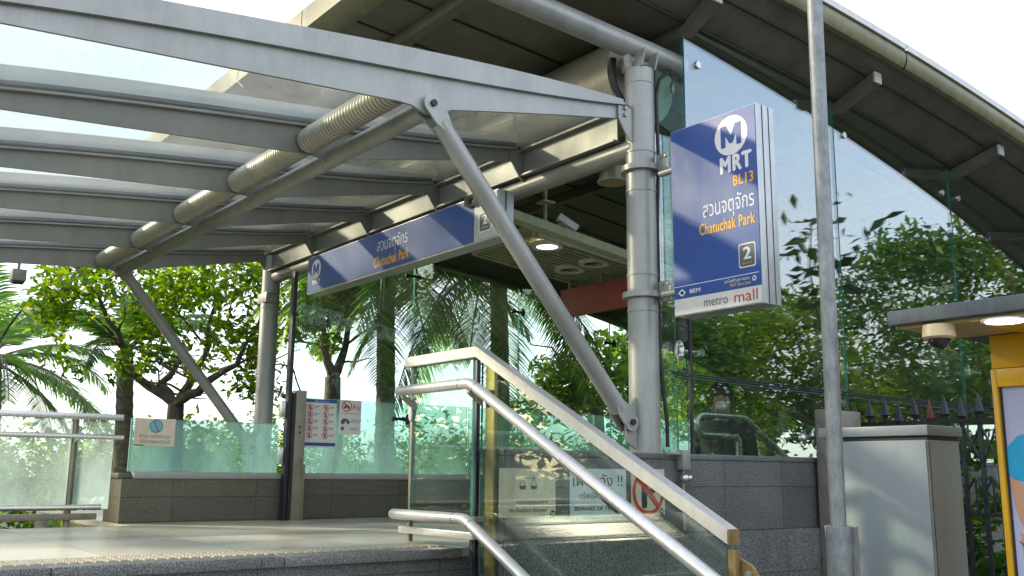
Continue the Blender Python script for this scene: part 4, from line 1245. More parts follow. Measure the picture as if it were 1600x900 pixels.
# ------------------------------------------------------------------ hanging entrance sign
XE = XC - 0.36
e0, e1, e2, e3 = AX(482, 406, XE), AX(778, 291, XE), AX(480, 461, XE), AX(779, 369, XE)
yl, yr_ = e0.y, e1.y
zt_, zb_ = (e0.z + e1.z) / 2, (e2.z + e3.z) / 2
es = thing('entrance_sign', 'long blue entrance sign box hung across the opening under the canopy', 'sign', (XE, yr_, zb_))
bx('box_frame', (XE + 0.002, yr_, zb_), (XE + 0.13, yl, zt_), M['frame'], es, 0.004)
bx('edge_groove', (XE + 0.060, yr_ - 0.0015, zb_ + 0.004), (XE + 0.070, yr_ + 0.001, zt_ - 0.004), M['dark'], es)
ym = AX(741, 350, XE).y
bx('blue_face', (XE - 0.002, ym + 0.002, zb_ + 0.012), (XE + 0.0015, yl - 0.006, zt_ - 0.008), M['blue'], es)
bx('grey_face', (XE - 0.002, yr_ + 0.006, zb_ + 0.012), (XE + 0.0015, ym - 0.002, zt_ - 0.008), M['signgrey'], es)
A = Art((XE - 0.002, yl, zb_), (0, -1, 0), (0, 0, 1), es)
w, h = yl - yr_, zt_ - zb_
def U_(px, py): return yl - AX(px, py, XE).y
mlogo(A, U_(494.5, 425), h * .62, h * .26, M['white'], M['blueink'])
A.text('MRT', U_(489, 440), h * .22, h * .45, h * .12, M['white'], 0.03)
u0, u1 = U_(590, 390), U_(637, 378)
A.text('สวนจตุจักร', u0, h * .42, u1 - u0, h * .42, M['white'], 0.004)
u0, u1 = U_(585.5, 410), U_(639, 400)
A.text('Chatuchak Park', u0, h * .15, u1 - u0, h * .24, M['yel_ink'], 0.030)
u0, u1 = U_(748.5, 345), U_(769, 340)
A.poly([Art.rrect(u0, h * .18, u1, h * .60, .02)], M['white'], 'number_frame'); A.poly([Art.rrect(u0 + .012, h * .21, u1 - .012, h * .57, .016)], M['grey_ink'], 'number_box', 2)
A.text('2', u0 + (u1 - u0) * .33, h * .34, (u1 - u0) * .34, h * .2, M['white'], 0.02, k=3); A.text('ทางเข้า-ออก', u0 + (u1 - u0) * .22, h * .25, (u1 - u0) * .56, h * .06, M['white'], k=3)
A.text('L', U_(747, 312), h * .74, h * .07, h * .10, M['blueink'], 0.03)
for yy in (yr_ + 0.35, (yl + yr_) / 2, yl - 0.4):
    tb('hanger', [(XE + 0.07, yy, zt_ - 0.002), (XE + 0.20, yy, 3.42)], 0.012, M['steel_dark'], es, 10)

# ------------------------------------------------------------------ lamp pole, cabinet, pillar, fence, booth
po2 = AT(1294.7, 450, 3.6)
gp = thing('galvanised_pole', 'slim galvanised steel pole in front of the grey cabinet', 'pole', (po2.x, po2.y, 0))
p_lo = AT(1310, 820, 3.53); p_hi = AT(1272.5, 0, 3.78)
dx = (p_hi - p_lo) / (p_hi.z - p_lo.z)
def pp(z): return p_lo + dx * (z - p_lo.z)
zs_ = AT(1310, 822, 3.53).z
tb('shaft', [pp(zs_ - 0.1), pp(5.5)], 0.0292, M['galv'], gp, 28)
tb('sleeve', [pp(0.0), pp(zs_)], 0.0465, M['galv'], gp, 28)
b = MB(); q = pp(zs_); b.box((q.x + 0.02, q.y - 0.052, zs_ - 0.9), (q.x + 0.045, q.y - 0.04, zs_ - 0.002)); b.build('seam_plate', M['galv'], gp)

CX = 3.9
y0, y1 = AX(1449, 690, CX).y, AX(1291, 690, CX).y
ztop = 1.735
cbx = thing('utility_cabinet', 'tall grey metal utility cabinet behind the galvanised pole', 'cabinet', (CX, (y0 + y1) / 2, 0))
bx('body', (CX, y0, 0.06), (CX + 0.262, y1, ztop - 0.03), M['cab'], cbx, 0.004)
bx('plinth_frame', (CX + 0.01, y0 + 0.01, 0.0), (CX + 0.252, y1 - 0.01, 0.058), M['steel_dark'], cbx)
bx('gap_strip', (CX + 0.004, y0 + 0.004, ztop - 0.029), (CX + 0.258, y1 - 0.004, ztop - 0.012), M['dark'], cbx)
bx('lid', (CX - 0.016, y0 - 0.012, ztop - 0.0115), (CX + 0.274, y1 + 0.03, ztop + 0.032), M['cab'], cbx, 0.004)
dr = bx('door', (CX - 0.0085, y0 + 0.004, 0.11), (CX - 0.0005, y1 - 0.012, ztop - 0.034), M['cab'], cbx, 0.002)
bx('lock', (CX - 0.03, y1 - 0.012, 1.26), (CX - 0.009, y1 + 0.012, 1.33), M['stain'], dr, 0.004)
bx('side_seam', (CX + 0.010, y0 - 0.0012, 0.12), (CX + 0.014, y0 + 0.001, ztop - 0.04), M['dark'], cbx)

plr = thing('gate_pillar', 'rough brown stone gate pillar between the plinth and the iron fence', 'pillar', (5.33, 3.35, 0))
bx('shaft', (5.17, 3.50, 0.0), (5.56, 3.576, 1.955), M['stone'], plr, 0.008)

fn_ = thing('iron_fence', 'black iron fence with spear tips behind the grey cabinet', 'fence', (5.6, 2.5, 0))
tips = [(1336, 632, 0), (1357, 622, 1), (1381, 620, 0), (1403, 629, 0), (1427, 619, 0), (1451, 624, 2), (1474, 617, 1), (1500, 620, 0), (1527, 612, 0), (1553, 606, 0), (1582, 600, 0)]
FX = 5.6
zrl = AX(1440, 660, FX).z
bx('top_rail', (FX - 0.015, 1.7, zrl - 0.012), (FX + 0.015, 3.55, zrl + 0.012), M['iron'], fn_)
bx('lower_rail', (FX - 0.013, 1.7, 1.33), (FX + 0.013, 3.55, 1.352), M['iron'], fn_)
bx('foot_rail', (FX - 0.013, 1.7, 0.2), (FX + 0.013, 3.55, 0.224), M['iron'], fn_)
for (px, py, kind) in tips:
    p = AX(px, py, FX); tip = p.z + 0.0; hh = 0.115
    zb_ = tip - hh - 0.035
    b = MB(); b.box((FX - 0.011, p.y - 0.011, 0.0), (FX + 0.011, p.y + 0.011, zb_))
    o = b.build('picket', M['iron'], fn_)
    b = MB(); b.tube([(FX, p.y, zb_), (FX, p.y, zb_ + 0.02), (FX, p.y, zb_ + 0.035), (FX, p.y, tip)], [0.013, 0.016, 0.030, 0.002], 6)
    b.build('spear_tip', [M['rust'] if kind == 2 else M['iron']][0], o, sharp=25)
b = MB()
ys_ = [AX(t_[0], t_[1], FX).y for t_ in tips]
for ya, yb in zip(ys_, ys_[1:]):
    ym2 = (ya + yb) / 2
    for p_, q_ in (((ya, zrl - 0.02), (ym2, zrl - 0.14)), ((yb, zrl - 0.02), (ym2, zrl - 0.14)), ((ym2, zrl - 0.14), (ya, zrl - 0.26)), ((ym2, zrl - 0.14), (yb, zrl - 0.26)), ((ya, 1.47), (ym2, 1.55)), ((yb, 1.47), (ym2, 1.55)), ((ym2, 1.55), (ym2, 1.353))):
        b.tube([(FX, p_[0], p_[1]), (FX, q_[0], q_[1])], 0.006, 6)
b.build('scrollwork', M['iron'], fn_)

# yellow booth
bt = thing('yellow_booth', 'bright yellow advertising booth with a flat grey roof at the right edge', 'booth', (3.9, 1.3, 0))
zs0 = 2.089
bx('roof_slab', (3.20, 0.35, zs0), (4.5, 1.885, zs0 + 0.052), M['slab'], bt, 0.006)
bx('soffit', (3.24, 0.40, zs0 - 0.012), (3.62, 1.86, zs0 - 0.0005), M['boothsoff'], bt)
bx('soffit_panel', (3.235, 0.40, zs0 - 0.016), (3.622, 1.60, zs0 - 0.0125), M['yellow'], bt)
XBO = 3.625
yb1 = 1.725
bx('body', (XBO + 0.012, 0.45, 0.0), (4.35, yb1, zs0 - 0.002), M['yellow'], bt, 0.004)
zf = AX(1546, 578, XBO).z
bx('header', (XBO, 0.452, zf + 0.003), (XBO + 0.0115, yb1, zs0 - 0.014), M['yellow'], bt, 0.003)
fy0 = 0.60; fy = AX(1563, 640, XBO).y; fzt = AX(1563, 605, XBO).z
b = MB()
b.box((XBO - 0.012, fy, 0.2), (XBO + 0.0115, yb1, zf), 0.003); b.box((XBO - 0.012, fy0, fzt), (XBO + 0.0115, fy - 0.0005, zf), 0.003); b.box((XBO - 0.012, 0.46, 0.2), (XBO + 0.0115, fy0 - 0.0005, zf), 0.003)
b.build('screen_frame', M['yellow'], bt)
bx('frame_seal', (XBO + 0.004, fy - 0.008, 0.2), (XBO + 0.011, fy - 0.0008, fzt - 0.001), M['dark'], bt)
m, n, l, out = newmat('poster_lilac')
pb = n.new('ShaderNodeBsdfPrincipled'); nz = noise(n, l, 2.5, 2); rp_ = ramp(n, l, nz.outputs['Fac'], [(0.3, (0.34, 0.36, 0.58)), (0.7, (0.52, 0.54, 0.72))])
l.new(rp_.outputs['Color'], pb.inputs['Base Color']); pb.inputs['Roughness'].default_value = 0.2; l.new(pb.outputs['BSDF'], out.inputs['Surface'])
sc_ = bx('advert_poster', (XBO + 0.0085, fy0, 0.2), (XBO + 0.0112, fy - 0.009, fzt - 0.001), m, bt)
A = Art((XBO + 0.0085, fy, 0), (0, -1, 0), (0, 0, 1), sc_)
M['ad_blue'] = plain('advert_cyan', (0.02, 0.36, 0.62), 0.25); M['ad_skin'] = plain('advert_tan', (0.55, 0.30, 0.18), 0.3); M['ad_grey'] = plain('advert_grey', (0.28, 0.31, 0.40), 0.3); M['ad_teal'] = plain('advert_teal', (0.25, 0.50, 0.66), 0.3); M['ad_dark'] = plain('advert_dark', (0.10, 0.11, 0.18), 0.3)
A.poly([[(0.008, 1.66), (0.008, 1.56), (0.03, 1.545), (0.08, 1.53), (0.16, 1.52), (0.16, 1.72), (0.10, 1.715), (0.05, 1.70)]], M['ad_blue'], 'printed_shape')
A.poly([[(0.012, 1.545), (0.03, 1.55), (0.05, 1.53), (0.075, 1.46), (0.07, 1.40), (0.055, 1.36), (0.035, 1.39), (0.02, 1.45)], [(0.03, 1.36), (0.07, 1.33), (0.09, 1.25), (0.08, 1.20), (0.05, 1.20), (0.035, 1.27)]], M['ad_skin'], 'printed_shape')
A.poly([[(0.075, 1.50), (0.16, 1.52), (0.16, 1.30), (0.09, 1.34)]], M['ad_teal'], 'printed_shape'); A.poly([[(0.008, 1.19), (0.16, 1.19), (0.16, 0.9), (0.008, 0.9)]], M['ad_grey'], 'printed_shape', 0.8)
A.poly([[(0.02, 1.33), (0.05, 1.315), (0.09, 1.31), (0.16, 1.34), (0.16, 1.325), (0.09, 1.293), (0.045, 1.30)]], M['ad_dark'], 'printed_shape', 1.5)
lp = AZ(1570, 499, zs0 - 0.016)
b = MB(); b.tube([(lp.x, lp.y, zs0 - 0.022), (lp.x, lp.y, zs0 - 0.0165)], 0.075, 32); o = b.build('ceiling_lamp', M['whitepaint'], bt)
b = MB(); b.tube([(lp.x, lp.y, zs0 - 0.0255), (lp.x, lp.y, zs0 - 0.0225)], 0.060, 32); b.build('lamp_disc', M['lampwhite'], o)
dc = AZ(1466, 508, zs0 - 0.012)
dm = thing('dome_camera', 'cream dome security camera under the grey roof of the yellow booth', 'camera', (dc.x, dc.y, zs0 - 0.1))
M['creamcase'] = paint('cream_plastic', (0.60, 0.47, 0.28), 0.4, 0, 0.05, 4, 0.1)
b = MB(); b.tube([(dc.x, dc.y, zs0 - 0.0125), (dc.x, dc.y, zs0 - 0.055), (dc.x, dc.y, zs0 - 0.062)], [0.052, 0.056, 0.047], 32); b.build('housing', M['creamcase'], dm)
b = MB(); b.ball((dc.x, dc.y, zs0 - 0.062), 0.038, (1, 1, 0.9), 24, 14); b.build('dome', plain('smoked_dome', (0.02, 0.015, 0.012), 0.08), dm)

# ------------------------------------------------------------------ vegetation
def leaf_geo(cen, size, aspect=0.45, droop=0.35, spread=1.0, jitter=0.45):
    """folded two-triangle leaves at the given centres"""
    n = len(cen)
    d = RNG.normal(size=(n, 3)); d[:, 2] = d[:, 2] * 0.55 - droop
    d /= np.linalg.norm(d, axis=1)[:, None]
    up_ = RNG.normal(size=(n, 3)) * 0.6; up_[:, 2] += 1.0
    s_ = np.cross(d, up_); s_ /= np.linalg.norm(s_, axis=1)[:, None]
    nn = np.cross(s_, d)
    L = size * (1 + jitter * RNG.normal(size=n)).clip(0.3, 2.0)
    L = L[:, None]
    base = cen - d * L * 0.5; tip = cen + d * L * 0.5
    m1 = cen - d * L * 0.05 + s_ * L * aspect * 0.5 + nn * L * 0.06; m2 = cen - d * L * 0.05 - s_ * L * aspect * 0.5 + nn * L * 0.06
    v = np.stack([base, m1, tip, m2], 1).reshape(-1, 3)
    i = np.arange(n)[:, None] * 4
    f = np.concatenate([i + np.array([[0, 1, 2]]), i + np.array([[0, 2, 3]])], 1).reshape(-1, 3)
    return v, f


def clump(cs, per, rad, flat=0.75):
    out = []
    for c, r in cs:
        k = int(per * (r / rad) ** 2) + 6
        p = RNG.normal(size=(k, 3)); p /= np.linalg.norm(p, axis=1)[:, None]
        p *= (RNG.random(k) ** 0.45)[:, None] * r
        p[:, 2] *= flat
        out.append(p + np.array(c))
    return np.concatenate(out)


def limb(p0, p1, n=6, wob=0.08):
    p0, p1 = Vector(p0), Vector(p1); L = (p1 - p0).length
    out = []
    for i in range(n + 1):
        t = i / n; q = p0.lerp(p1, t)
        if 0 < i < n: q = q + Vector([random.uniform(-1, 1) * wob * L * 0.5 for _ in range(3)])
        out.append(q)
    return out


def broad_tree(label, base, fork, branches, clumps, leaf, size, per, rad, mat, r0=0.14, name='broadleaf_tree', group=None):
    t = thing(name, label, 'tree', base, group)
    b = MB()
    tr = limb(base, fork, 6, 0.05); b.tube(tr, [r0 * (1.25 - 0.35 * i / 6) for i in range(7)], 12)
    trunk = b.build('trunk', M['bark'], t)
    for br in branches:
        b = MB()
        pts = [Vector(fork)] + [Vector(q) for q in br]
        fine = []
        for a_, b_ in zip(pts, pts[1:]): fine += limb(a_, b_, 4, 0.10)[:-1]
        fine.append(pts[-1]); n = len(fine)
        b.tube(fine, [r0 * 0.62 * (1 - 0.8 * i / (n - 1)) for i in range(n)], 9)
        for i in range(2, n, 2):                     # twigs
            q = fine[i]; e = q + Vector((random.uniform(-1, 1), random.uniform(-1, 1), random.uniform(-0.1, 0.9))) * 0.8
            b.tube(limb(q, e, 4, 0.15), [r0 * 0.16 * (1 - 0.18 * k) for k in range(5)], 6)
        b.build('branch', M['bark'], trunk)
    v, f = leaf_geo(clump(clumps, per, rad), size)
    np_mesh('crown', v, f, mat, t)
    return t


def ell(cx, cy, rx, ry, t, n, r, dt=1.0):
    """clump centres inside an ellipse of the view, spread in depth"""
    out = []
    for _ in range(n):
        a = random.uniform(0, 2 * math.pi); k = math.sqrt(random.random())
        out.append((AT(cx + rx * k * math.cos(a), cy + ry * k * math.sin(a), t + random.uniform(-dt, dt)), r * random.uniform(0.6, 1.25)))
    return out


def gr(p): return Vector((p.x, p.y, -0.12))

# broad tree behind the left parapet
T = 11.0
fork = AT(275, 632, T)
cl_ = ell(150, 455, 85, 55, T, 26, 0.34) + ell(330, 440, 95, 45, T, 26, 0.36) + ell(150, 565, 70, 28, T - .3, 16, 0.26) + ell(290, 560, 50, 35, T, 12, 0.28) + ell(390, 520, 40, 60, T, 16, 0.3) + ell(240, 470, 50, 60, T, 16, 0.3) + ell(90, 520, 35, 50, T, 8, 0.26) + ell(400, 600, 30, 40, T, 9, 0.28) + ell(230, 400, 180, 25, T, 20, .34)
broad_tree('spreading tree with crooked dark branches and yellow green leaves behind the left parapet', gr(fork), fork,
           [[AT(215, 590, T), AT(185, 520, T - .3), AT(135, 440, T - .6)], [AT(250, 600, T), AT(285, 560, T + .5), AT(250, 430, T + .4)], [AT(300, 590, T), AT(325, 545, T), AT(345, 440, T)], [AT(320, 600, T - .4), AT(370, 570, T - .4), AT(410, 490, T - .5)]],
           [c for c in cl_ if random.random() < 0.52], None, 0.085, 95, 0.3, M['leaf_a'], 0.10)
# second tree behind the notices
T = 14.0
fork = AT(520, 590, T)
broad_tree('sunlit yellow green tree glimpsed between the far column and the palm trunk', gr(fork), fork,
           [[AT(505, 540, T), AT(495, 450, T)], [AT(540, 540, T), AT(555, 450, T)]],
           ell(500, 450, 50, 60, T, 30, 0.34) + ell(560, 420, 50, 40, T, 18, 0.36) + ell(490, 520, 30, 40, T, 8, .26), None, 0.10, 130, 0.3, M['leaf_c'], 0.13)
T = 15.0
fork = AT(930, 640, T)
broad_tree('leafy green tree behind the far glass to the left of the near column', gr(fork), fork,
           [[AT(900, 600, T), AT(870, 560, T)], [AT(960, 600, T), AT(985, 520, T)]],
           ell(900, 600, 55, 40, T, 24, 0.36) + ell(975, 590, 60, 70, T, 30, 0.4) + ell(860, 630, 50, 25, T, 12, .33), None, 0.11, 85, 0.35, M['leaf_c'], 0.14)
T = 17.0
fork = AT(1120, 660, T)
broad_tree('bright green tree seen through the hall to the right of the near column', gr(fork), fork,
           [[AT(1080, 620, T), AT(1050, 560, T)], [AT(1150, 620, T), AT(1200, 570, T)]],
           ell(1075, 600, 60, 70, T, 34, 0.5) + ell(1180, 620, 80, 60, T, 34, 0.5), None, 0.12, 75, 0.4, M['leaf_c'], 0.16)


def palm(label, base, top, nf, flen, mat, r0=0.19, seed=1, group=None, droop=1.0, lean=None):
    rnd = random.Random(seed); rg = np.random.default_rng(seed)
    t = thing('palm_tree', label, 'palm', base, group)
    b = MB(); n = 40; pts, rs = [], []
    base, top = Vector(base), Vector(top)
    for i in range(n + 1):
        k = i / n; pts.append(base.lerp(top, k) + Vector((0.1 * math.sin(k * 3), 0.08 * math.sin(k * 2.2), 0))); rs.append(r0 * (1.12 - 0.2 * k) * (1.0 if i % 2 else 0.92))
    b.tube(pts, rs, 14); b.build('trunk', M['palmbark'], t)
    V, Fc = [], []
    off = 0
    rach = MB()
    for k in range(nf):
        az = 2 * math.pi * (k * 0.382) + rnd.uniform(-.2, .2); el = R(rnd.uniform(-25, 75)); L = flen * rnd.uniform(0.8, 1.15)
        d = Vector((math.cos(az) * math.cos(el), math.sin(az) * math.cos(el), math.sin(el)))
        p = Vector(pts[-1]); path = [p.copy()]; N = 14
        for i in range(N):
            d = (d + Vector((0, 0, -0.105 * droop * (0.4 + i / N * 1.2)))).normalized(); p = p + d * (L / N); path.append(p.copy())
        rach.tube(path, [0.022 * (1 - 0.85 * i / N) + 0.003 for i in range(N + 1)], 5)
        m = 62
        for i in range(m):
            s = 0.14 + 0.86 * i / m; q = s * N; j = min(N - 1, int(q)); c = path[j].lerp(path[j + 1], q - j); tg = (path[j + 1] - path[j]).normalized()
            side = tg.cross(Vector((0, 0, 1)));
            if side.length < 1e-3: side = Vector((1, 0, 0))
            side.normalize(); nrm = side.cross(tg)
            ll = flen * 0.24 * math.sin(math.pi * (0.12 + 0.83 * s)) ** 0.7 * rnd.uniform(.85, 1.1)
            for sgn in (-1, 1):
                dd = (side * sgn * 0.8 + tg * 0.65 + nrm * rnd.uniform(-0.05, 0.25) + Vector((0, 0, -0.25))).normalized()
                wv = tg * 0.016 + nrm * 0.005
                e = c + dd * ll + Vector((0, 0, -0.12 * ll)); mid = c + dd * ll * 0.5
                V += [c - wv * .6, c + wv * .6, mid + wv, e, mid - wv]
                Fc += [(off, off + 1, off + 2), (off, off + 2, off + 4), (off + 4, off + 2, off + 3)]; off += 5
    rach.build('frond_stems', M['palmbark'], t)
    np_mesh('fronds', [tuple(v) for v in V], Fc, mat, t)
    return t


def palm_at(px, t, label, topy, seed, flen, nf=26, **k):
    p = AT(px, 650, t); b0 = Vector((p.x, p.y, -0.12)); tp = Vector((p.x, p.y, AT(px, topy, t).z)); return palm(label, b0, tp, nf, flen, M['leaf_palm'], seed=seed, **k)


PG = 'palms beyond the platform'
palm_at(-25, 15.5, 'palm with feathery dark fronds at the far left edge of the view', 560, 3, 2.5, 24, group=PG)
palm_at(187, 12.5, 'slim palm trunk rising behind the left railing end', 545, 5, 1.5, 13, group=PG, r0=0.12)
palm_at(596, 13.0, 'palm with a thick scaly trunk right of the posted notices', 400, 8, 2.6, 34, group=PG, r0=0.135)
palm_at(778, 14.0, 'palm with drooping fronds above the balustrade corner', 400, 14, 3.0, 40, group=PG, r0=0.145, droop=1.3)

def rand_tree(label, x, y, h, cr, mat, seed, n=46, size=0.2, per=70, name='street_tree', group=None):
    rnd = random.Random(seed)
    fork = Vector((x, y, h * 0.38)); cz = h * 0.68
    cl = []
    for _ in range(n):
        a = rnd.uniform(0, 2 * math.pi); k = math.sqrt(rnd.random()); zz = rnd.uniform(-1, 1)
        rr_ = cr * math.sqrt(max(0.05, 1 - zz * zz * 0.8)) * k
        cl.append((Vector((x + rr_ * math.cos(a), y + rr_ * math.sin(a), cz + zz * h * 0.30)), cr * 0.24 * rnd.uniform(0.6, 1.3)))
    brs = [[Vector((x + cr * .5 * math.cos(a), y + cr * .5 * math.sin(a), h * 0.6)), Vector((x + cr * .8 * math.cos(a + .3), y + cr * .8 * math.sin(a + .3), h * 0.82))] for a in [rnd.uniform(0, 6.28) for _ in range(5)]]
    return broad_tree(label, Vector((x, y, -0.12)), fork, brs, cl, None, size, per, cr * .24, mat, 0.04 * h ** 0.8, name, group)


# row across the street (behind the viewer, it mirrors in the hall glass) and trees beyond the hall
GS = 'trees across the street'
for i, (x, y, h, cr, mt, lb) in enumerate([
        (13.5, -6.5, 4.9, 2.6, 'leaf_b', 'small dark green street tree across the road mirrored beside the blue sign'),
        (18.0, -6.6, 5.6, 3.2, 'leaf_a', 'bushy green street tree across the road mirrored behind the pole'),
        (22.0, -4.6, 7.0, 3.6, 'leaf_b', 'deep green street tree across the road mirrored in the middle pane'),
        (25.5, -1.8, 9.6, 3.9, 'leaf_a', 'tall yellow green street tree across the road mirrored in the right pane'),
        (20.0, -0.6, 5.2, 2.8, 'leaf_b', 'low wide street tree across the road mirrored above the iron fence'),
        (32.0, -1.0, 12.0, 4.6, 'leaf_a', 'tallest street tree far along the road mirrored by the roof edge')]):
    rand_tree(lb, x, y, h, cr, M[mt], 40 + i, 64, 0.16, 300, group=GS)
for i, (x, y, h, cr, mt, lb) in enumerate([
        (17, 13, 6.5, 3.2, 'leaf_b', 'dark tree standing behind the right half of the hall'),
        (23, 14, 7.5, 3.8, 'leaf_a', 'large tree far behind the hall at the right')]):
    rand_tree(lb, x, y, h, cr, M[mt], 60 + i, 50, 0.17, 200, name='garden_tree')

rand_tree('tall unseen tree added left of the platform to dapple the sunlight, open airy crown', -8.9, 19.0, 14.5, 5.0, M['leaf_a'], 91, 38, 0.34, 42, name='sun_block_tree')  # out of view, added towards the sun to break up the light on the entrance
# shrubs
def shrub_mass(name, label, cs, per, rad, size, mat):
    v, f = leaf_geo(clump(cs, per, rad), size, 0.5, 0.1)
    return tag(np_mesh(name, v, f, mat), label, 'shrubs', kind='stuff')


cs = []
for _ in range(150):
    px = random.uniform(-120, 700); t_ = random.uniform(13.5, 21); p = AT(px, 700, t_); hh = random.uniform(0.2, 1.9) if random.random() < .8 else random.uniform(1.5, 2.3)
    cs.append((Vector((p.x, p.y, hh)), random.uniform(0.4, 0.75)))
shrub_mass('shrubbery', 'mixed green shrubbery behind the platform glass', cs, 120, 0.5, 0.10, M['leaf_a'])
cs = []
for _ in range(120):
    px = random.uniform(-200, 1500); t_ = random.uniform(30, 46); p = AT(px, 700, t_); hh = random.uniform(0.3, 2.4)
    cs.append((Vector((p.x, p.y, hh)), random.uniform(0.8, 1.6)))
for _ in range(430):  # belt out of view at left, added to block bright sky in the balustrade reflection
    az = R(random.uniform(-110, 5)); rr_ = random.uniform(15, 30)
    cs.append((Vector((rr_ * math.sin(az), rr_ * math.cos(az), random.uniform(0.2, 5.6))), random.uniform(0.8, 1.5)))
shrub_mass('woodland', 'distant low trees beyond the road and an unseen left belt added to darken reflections', cs, 80, 1.0, 0.33, M['leaf_b'])
cs = []
for _ in range(60):
    cs.append((Vector((random.uniform(-2.5, 1.9), random.uniform(6.75, 7.6), random.uniform(0.5, 1.17))), random.uniform(0.12, 0.25)))
for _ in range(260):  # hedge out of view off the platform end, added to darken the balustrade reflection
    cs.append((Vector((random.uniform(-4.4, -2.9), random.uniform(2.5, 9.5), random.uniform(0.2, 2.3))), random.uniform(0.2, 0.34)))
shrub_mass('low_hedge', 'green hedge under the left railing and an unseen one added at the platform end to darken reflections', cs, 60, 0.2, 0.07, M['leaf_c'])
cs = []
for _ in range(80):
    cs.append((Vector((random.uniform(5.85, 7.2), random.uniform(1.6, 3.5), random.uniform(0.1, 1.6) if random.random() < .85 else 1.75)), random.uniform(0.14, 0.28)))
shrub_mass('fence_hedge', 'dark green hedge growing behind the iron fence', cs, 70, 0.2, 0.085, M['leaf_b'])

cs = []
for _ in range(230):
    x_ = random.uniform(9, 40)
    cs.append((Vector((x_, random.uniform(-6.5, -4.6) + max(0, (x_ - 18)) * 0.12 - max(0, 16 - x_) * 0.5, random.uniform(0.2, 3.3))), random.uniform(0.45, 0.9)))
shrub_mass('street_shrubs', 'dark dense shrubs across the road mirrored low in the hall glass', cs, 130, 0.7, 0.17, M['leaf_b'])
# sapling with large leaves whose outline is mirrored in the glass
sp = thing('sapling', 'slim sapling with large dark leaves by the pavement', 'sapling', (8.2, 1.7, -0.1))
tb('stem', limb((8.2, 1.7, -0.1), (8.25, 1.72, 4.1), 8, 0.02), 0.012, M['bark'], sp, 8)
pts = np.array([(8.25, 1.72, z_) for z_ in np.linspace(3.25, 4.15, 110)]) + RNG.normal(size=(110, 3)) * np.array([0.27, 0.27, 0.10])
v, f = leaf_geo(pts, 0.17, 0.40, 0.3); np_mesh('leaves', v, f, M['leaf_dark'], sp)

# parked white car beyond the railing
c = AT(268, 748, 23.5)
car = thing('parked_car', 'white car parked beyond the railing, seen through the hazy glass', 'car', (c.x, c.y, -0.1))
cx, cy = c.x, c.y
sil = [(-2.1, .35), (-2.1, .75), (-1.95, .95), (-1.1, 1.02), (-0.55, 1.42), (0.75, 1.45), (1.45, 1.02), (2.0, .92), (2.12, .6), (2.1, .35)]
b = MB(); b.prism([(cx + a_, cy - .85, h_ - .1) for a_, h_ in sil], (0, 1.7, 0)); b.build('body', M['whitepaint'], car)
for s_ in (-.856, .851):
    b = MB(); b.prism([(cx - 0.95, cy + s_, 0.94), (cx - 0.5, cy + s_, 1.27), (cx + 0.68, cy + s_, 1.29), (cx + 1.2, cy + s_, 0.94)], (0, 0.005, 0)); b.build('side_window', M['dark'], car)
for wx in (-1.35, 1.3):
    for s_ in (-.87, .67):
        b = MB(); b.tube([(cx + wx, cy + s_, 0.2), (cx + wx, cy + s_ + 0.2, 0.2)], 0.31, 20); b.build('wheel', M['black'], car)

# ------------------------------------------------------------------ person on the hall stairs (only head and shoulders show)
hp = AT(1128, 630, 7.5)
px_, py_, hz = hp.x, hp.y, hp.z            # face height
foot = hz - 1.50
pe = thing('person', 'person with dark hair and a white face mask on the stairs behind the glass', 'person', (px_, py_, foot))
fdir = (Vector((0, 0, 0)) + Vector((-0.80, -0.6, 0))).normalized(); sdir = Vector((0, 0, 1)).cross(fdir)
J = {}
def jp(n_, s_, f_, z_): J[n_] = Vector((px_, py_, foot)) + sdir * s_ + fdir * f_ + Vector((0, 0, z_))
jp('pelvis', 0, 0, 0.88); jp('waist', 0, 0.01, 1.03); jp('chest', 0, 0, 1.24); jp('neck', 0, 0.01, 1.38); jp('headb', 0, 0.03, 1.45); jp('head', 0, 0.04, 1.53); jp('crown', 0, 0.03, 1.60)
for s_, sn in ((-1, 'l'), (1, 'r')):
    jp('sh' + sn, s_ * .165, 0, 1.32); jp('el' + sn, s_ * .21, -0.02, 1.06); jp('wr' + sn, s_ * .19, .12, 0.87); jp('ha' + sn, s_ * .185, .16, 0.80)
    jp('hip' + sn, s_ * .085, 0, 0.84); jp('kn' + sn, s_ * .09, .05, 0.46); jp('an' + sn, s_ * .09, 0, 0.07); jp('to' + sn, s_ * .095, .15, 0.035)
rad = dict(pelvis=.125, waist=.112, chest=.125, neck=.05, headb=.062, head=.086, crown=.070, sh=.06, el=.042, wr=.03, ha=.032, hip=.085, kn=.055, an=.038, to=.035)
names = list(J); idx = {n_: i for i, n_ in enumerate(names)}
edges = [('pelvis', 'waist'), ('waist', 'chest'), ('chest', 'neck'), ('neck', 'headb'), ('headb', 'head'), ('head', 'crown')]
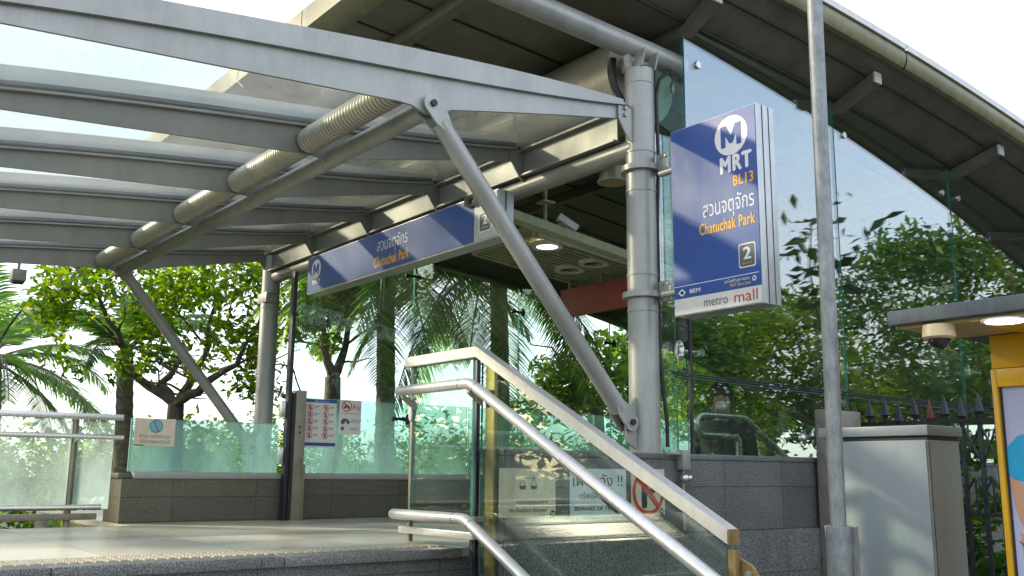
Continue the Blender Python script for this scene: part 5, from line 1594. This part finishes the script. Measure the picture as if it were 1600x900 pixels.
for sn in 'lr': edges += [('chest', 'sh' + sn), ('sh' + sn, 'el' + sn), ('el' + sn, 'wr' + sn), ('wr' + sn, 'ha' + sn), ('pelvis', 'hip' + sn), ('hip' + sn, 'kn' + sn), ('kn' + sn, 'an' + sn), ('an' + sn, 'to' + sn)]
me = D.meshes.new('body'); me.from_pydata([J[n_] for n_ in names], [(idx[a_], idx[b_]) for a_, b_ in edges], [])
bo = D.objects.new('body', me); COL.objects.link(bo); adopt(bo, pe)
md = bo.modifiers.new('skin', 'SKIN'); ss = bo.modifiers.new('sub', 'SUBSURF'); ss.levels = 2; ss.render_levels = 2
for i, n_ in enumerate(names):
    k = n_ if n_ in rad else n_[:-1]
    me.skin_vertices[0].data[i].radius = (rad[k], rad[k] * (0.8 if k in ('chest', 'waist', 'pelvis') else 1))
me.skin_vertices[0].data[0].use_root = True
me.materials.append(M['skin'])
H0 = J['head']
b = MB(); b.ball(H0 + Vector((0, 0, 0.03)) - fdir * 0.032, 0.104, (0.95, 0.95, 1.08)); b.ball(H0 - fdir * 0.075 + Vector((0, 0, -0.09)), 0.085, (1, 1, 1.5)); b.build('hair', M['hair'], pe)
b = MB(); b.ball(H0 + fdir * 0.060 + Vector((0, 0, -0.060)), 0.048, (0.95, 1.0, 0.9)); b.build('face_mask', M['whitepaint'], pe)
for s_ in (-1, 1): MB().ball(H0 + fdir * 0.088 + sdir * s_ * 0.032 + Vector((0, 0, 0.02)), 0.011).build('eye', M['black'], pe)
b = MB(); pz_ = Vector((px_, py_, foot))
rings_ = []
for zz, a_, c_ in ((1.37, .075, .07), (1.34, .19, .10), (1.24, .20, .135), (1.05, .165, .125), (0.86, .175, .135), (0.78, .18, .135)):
    rings_.append([pz_ + sdir * a_ * math.cos(2 * math.pi * i / 24) + fdir * c_ * math.sin(2 * math.pi * i / 24) + Vector((0, 0, zz)) for i in range(25)])
b.grid(rings_)
for sn in 'lr': b.tube([J['sh' + sn], J['el' + sn], J['wr' + sn]], [.074, .056, .042], 14)
b.build('jacket', M['cloth'], pe)
b = MB()
for sn in 'lr': b.tube([J['hip' + sn] + Vector((0, 0, 0.05)), J['kn' + sn], J['an' + sn]], [.102, .072, .055], 14)
b.build('trousers', M['cloth'], pe)
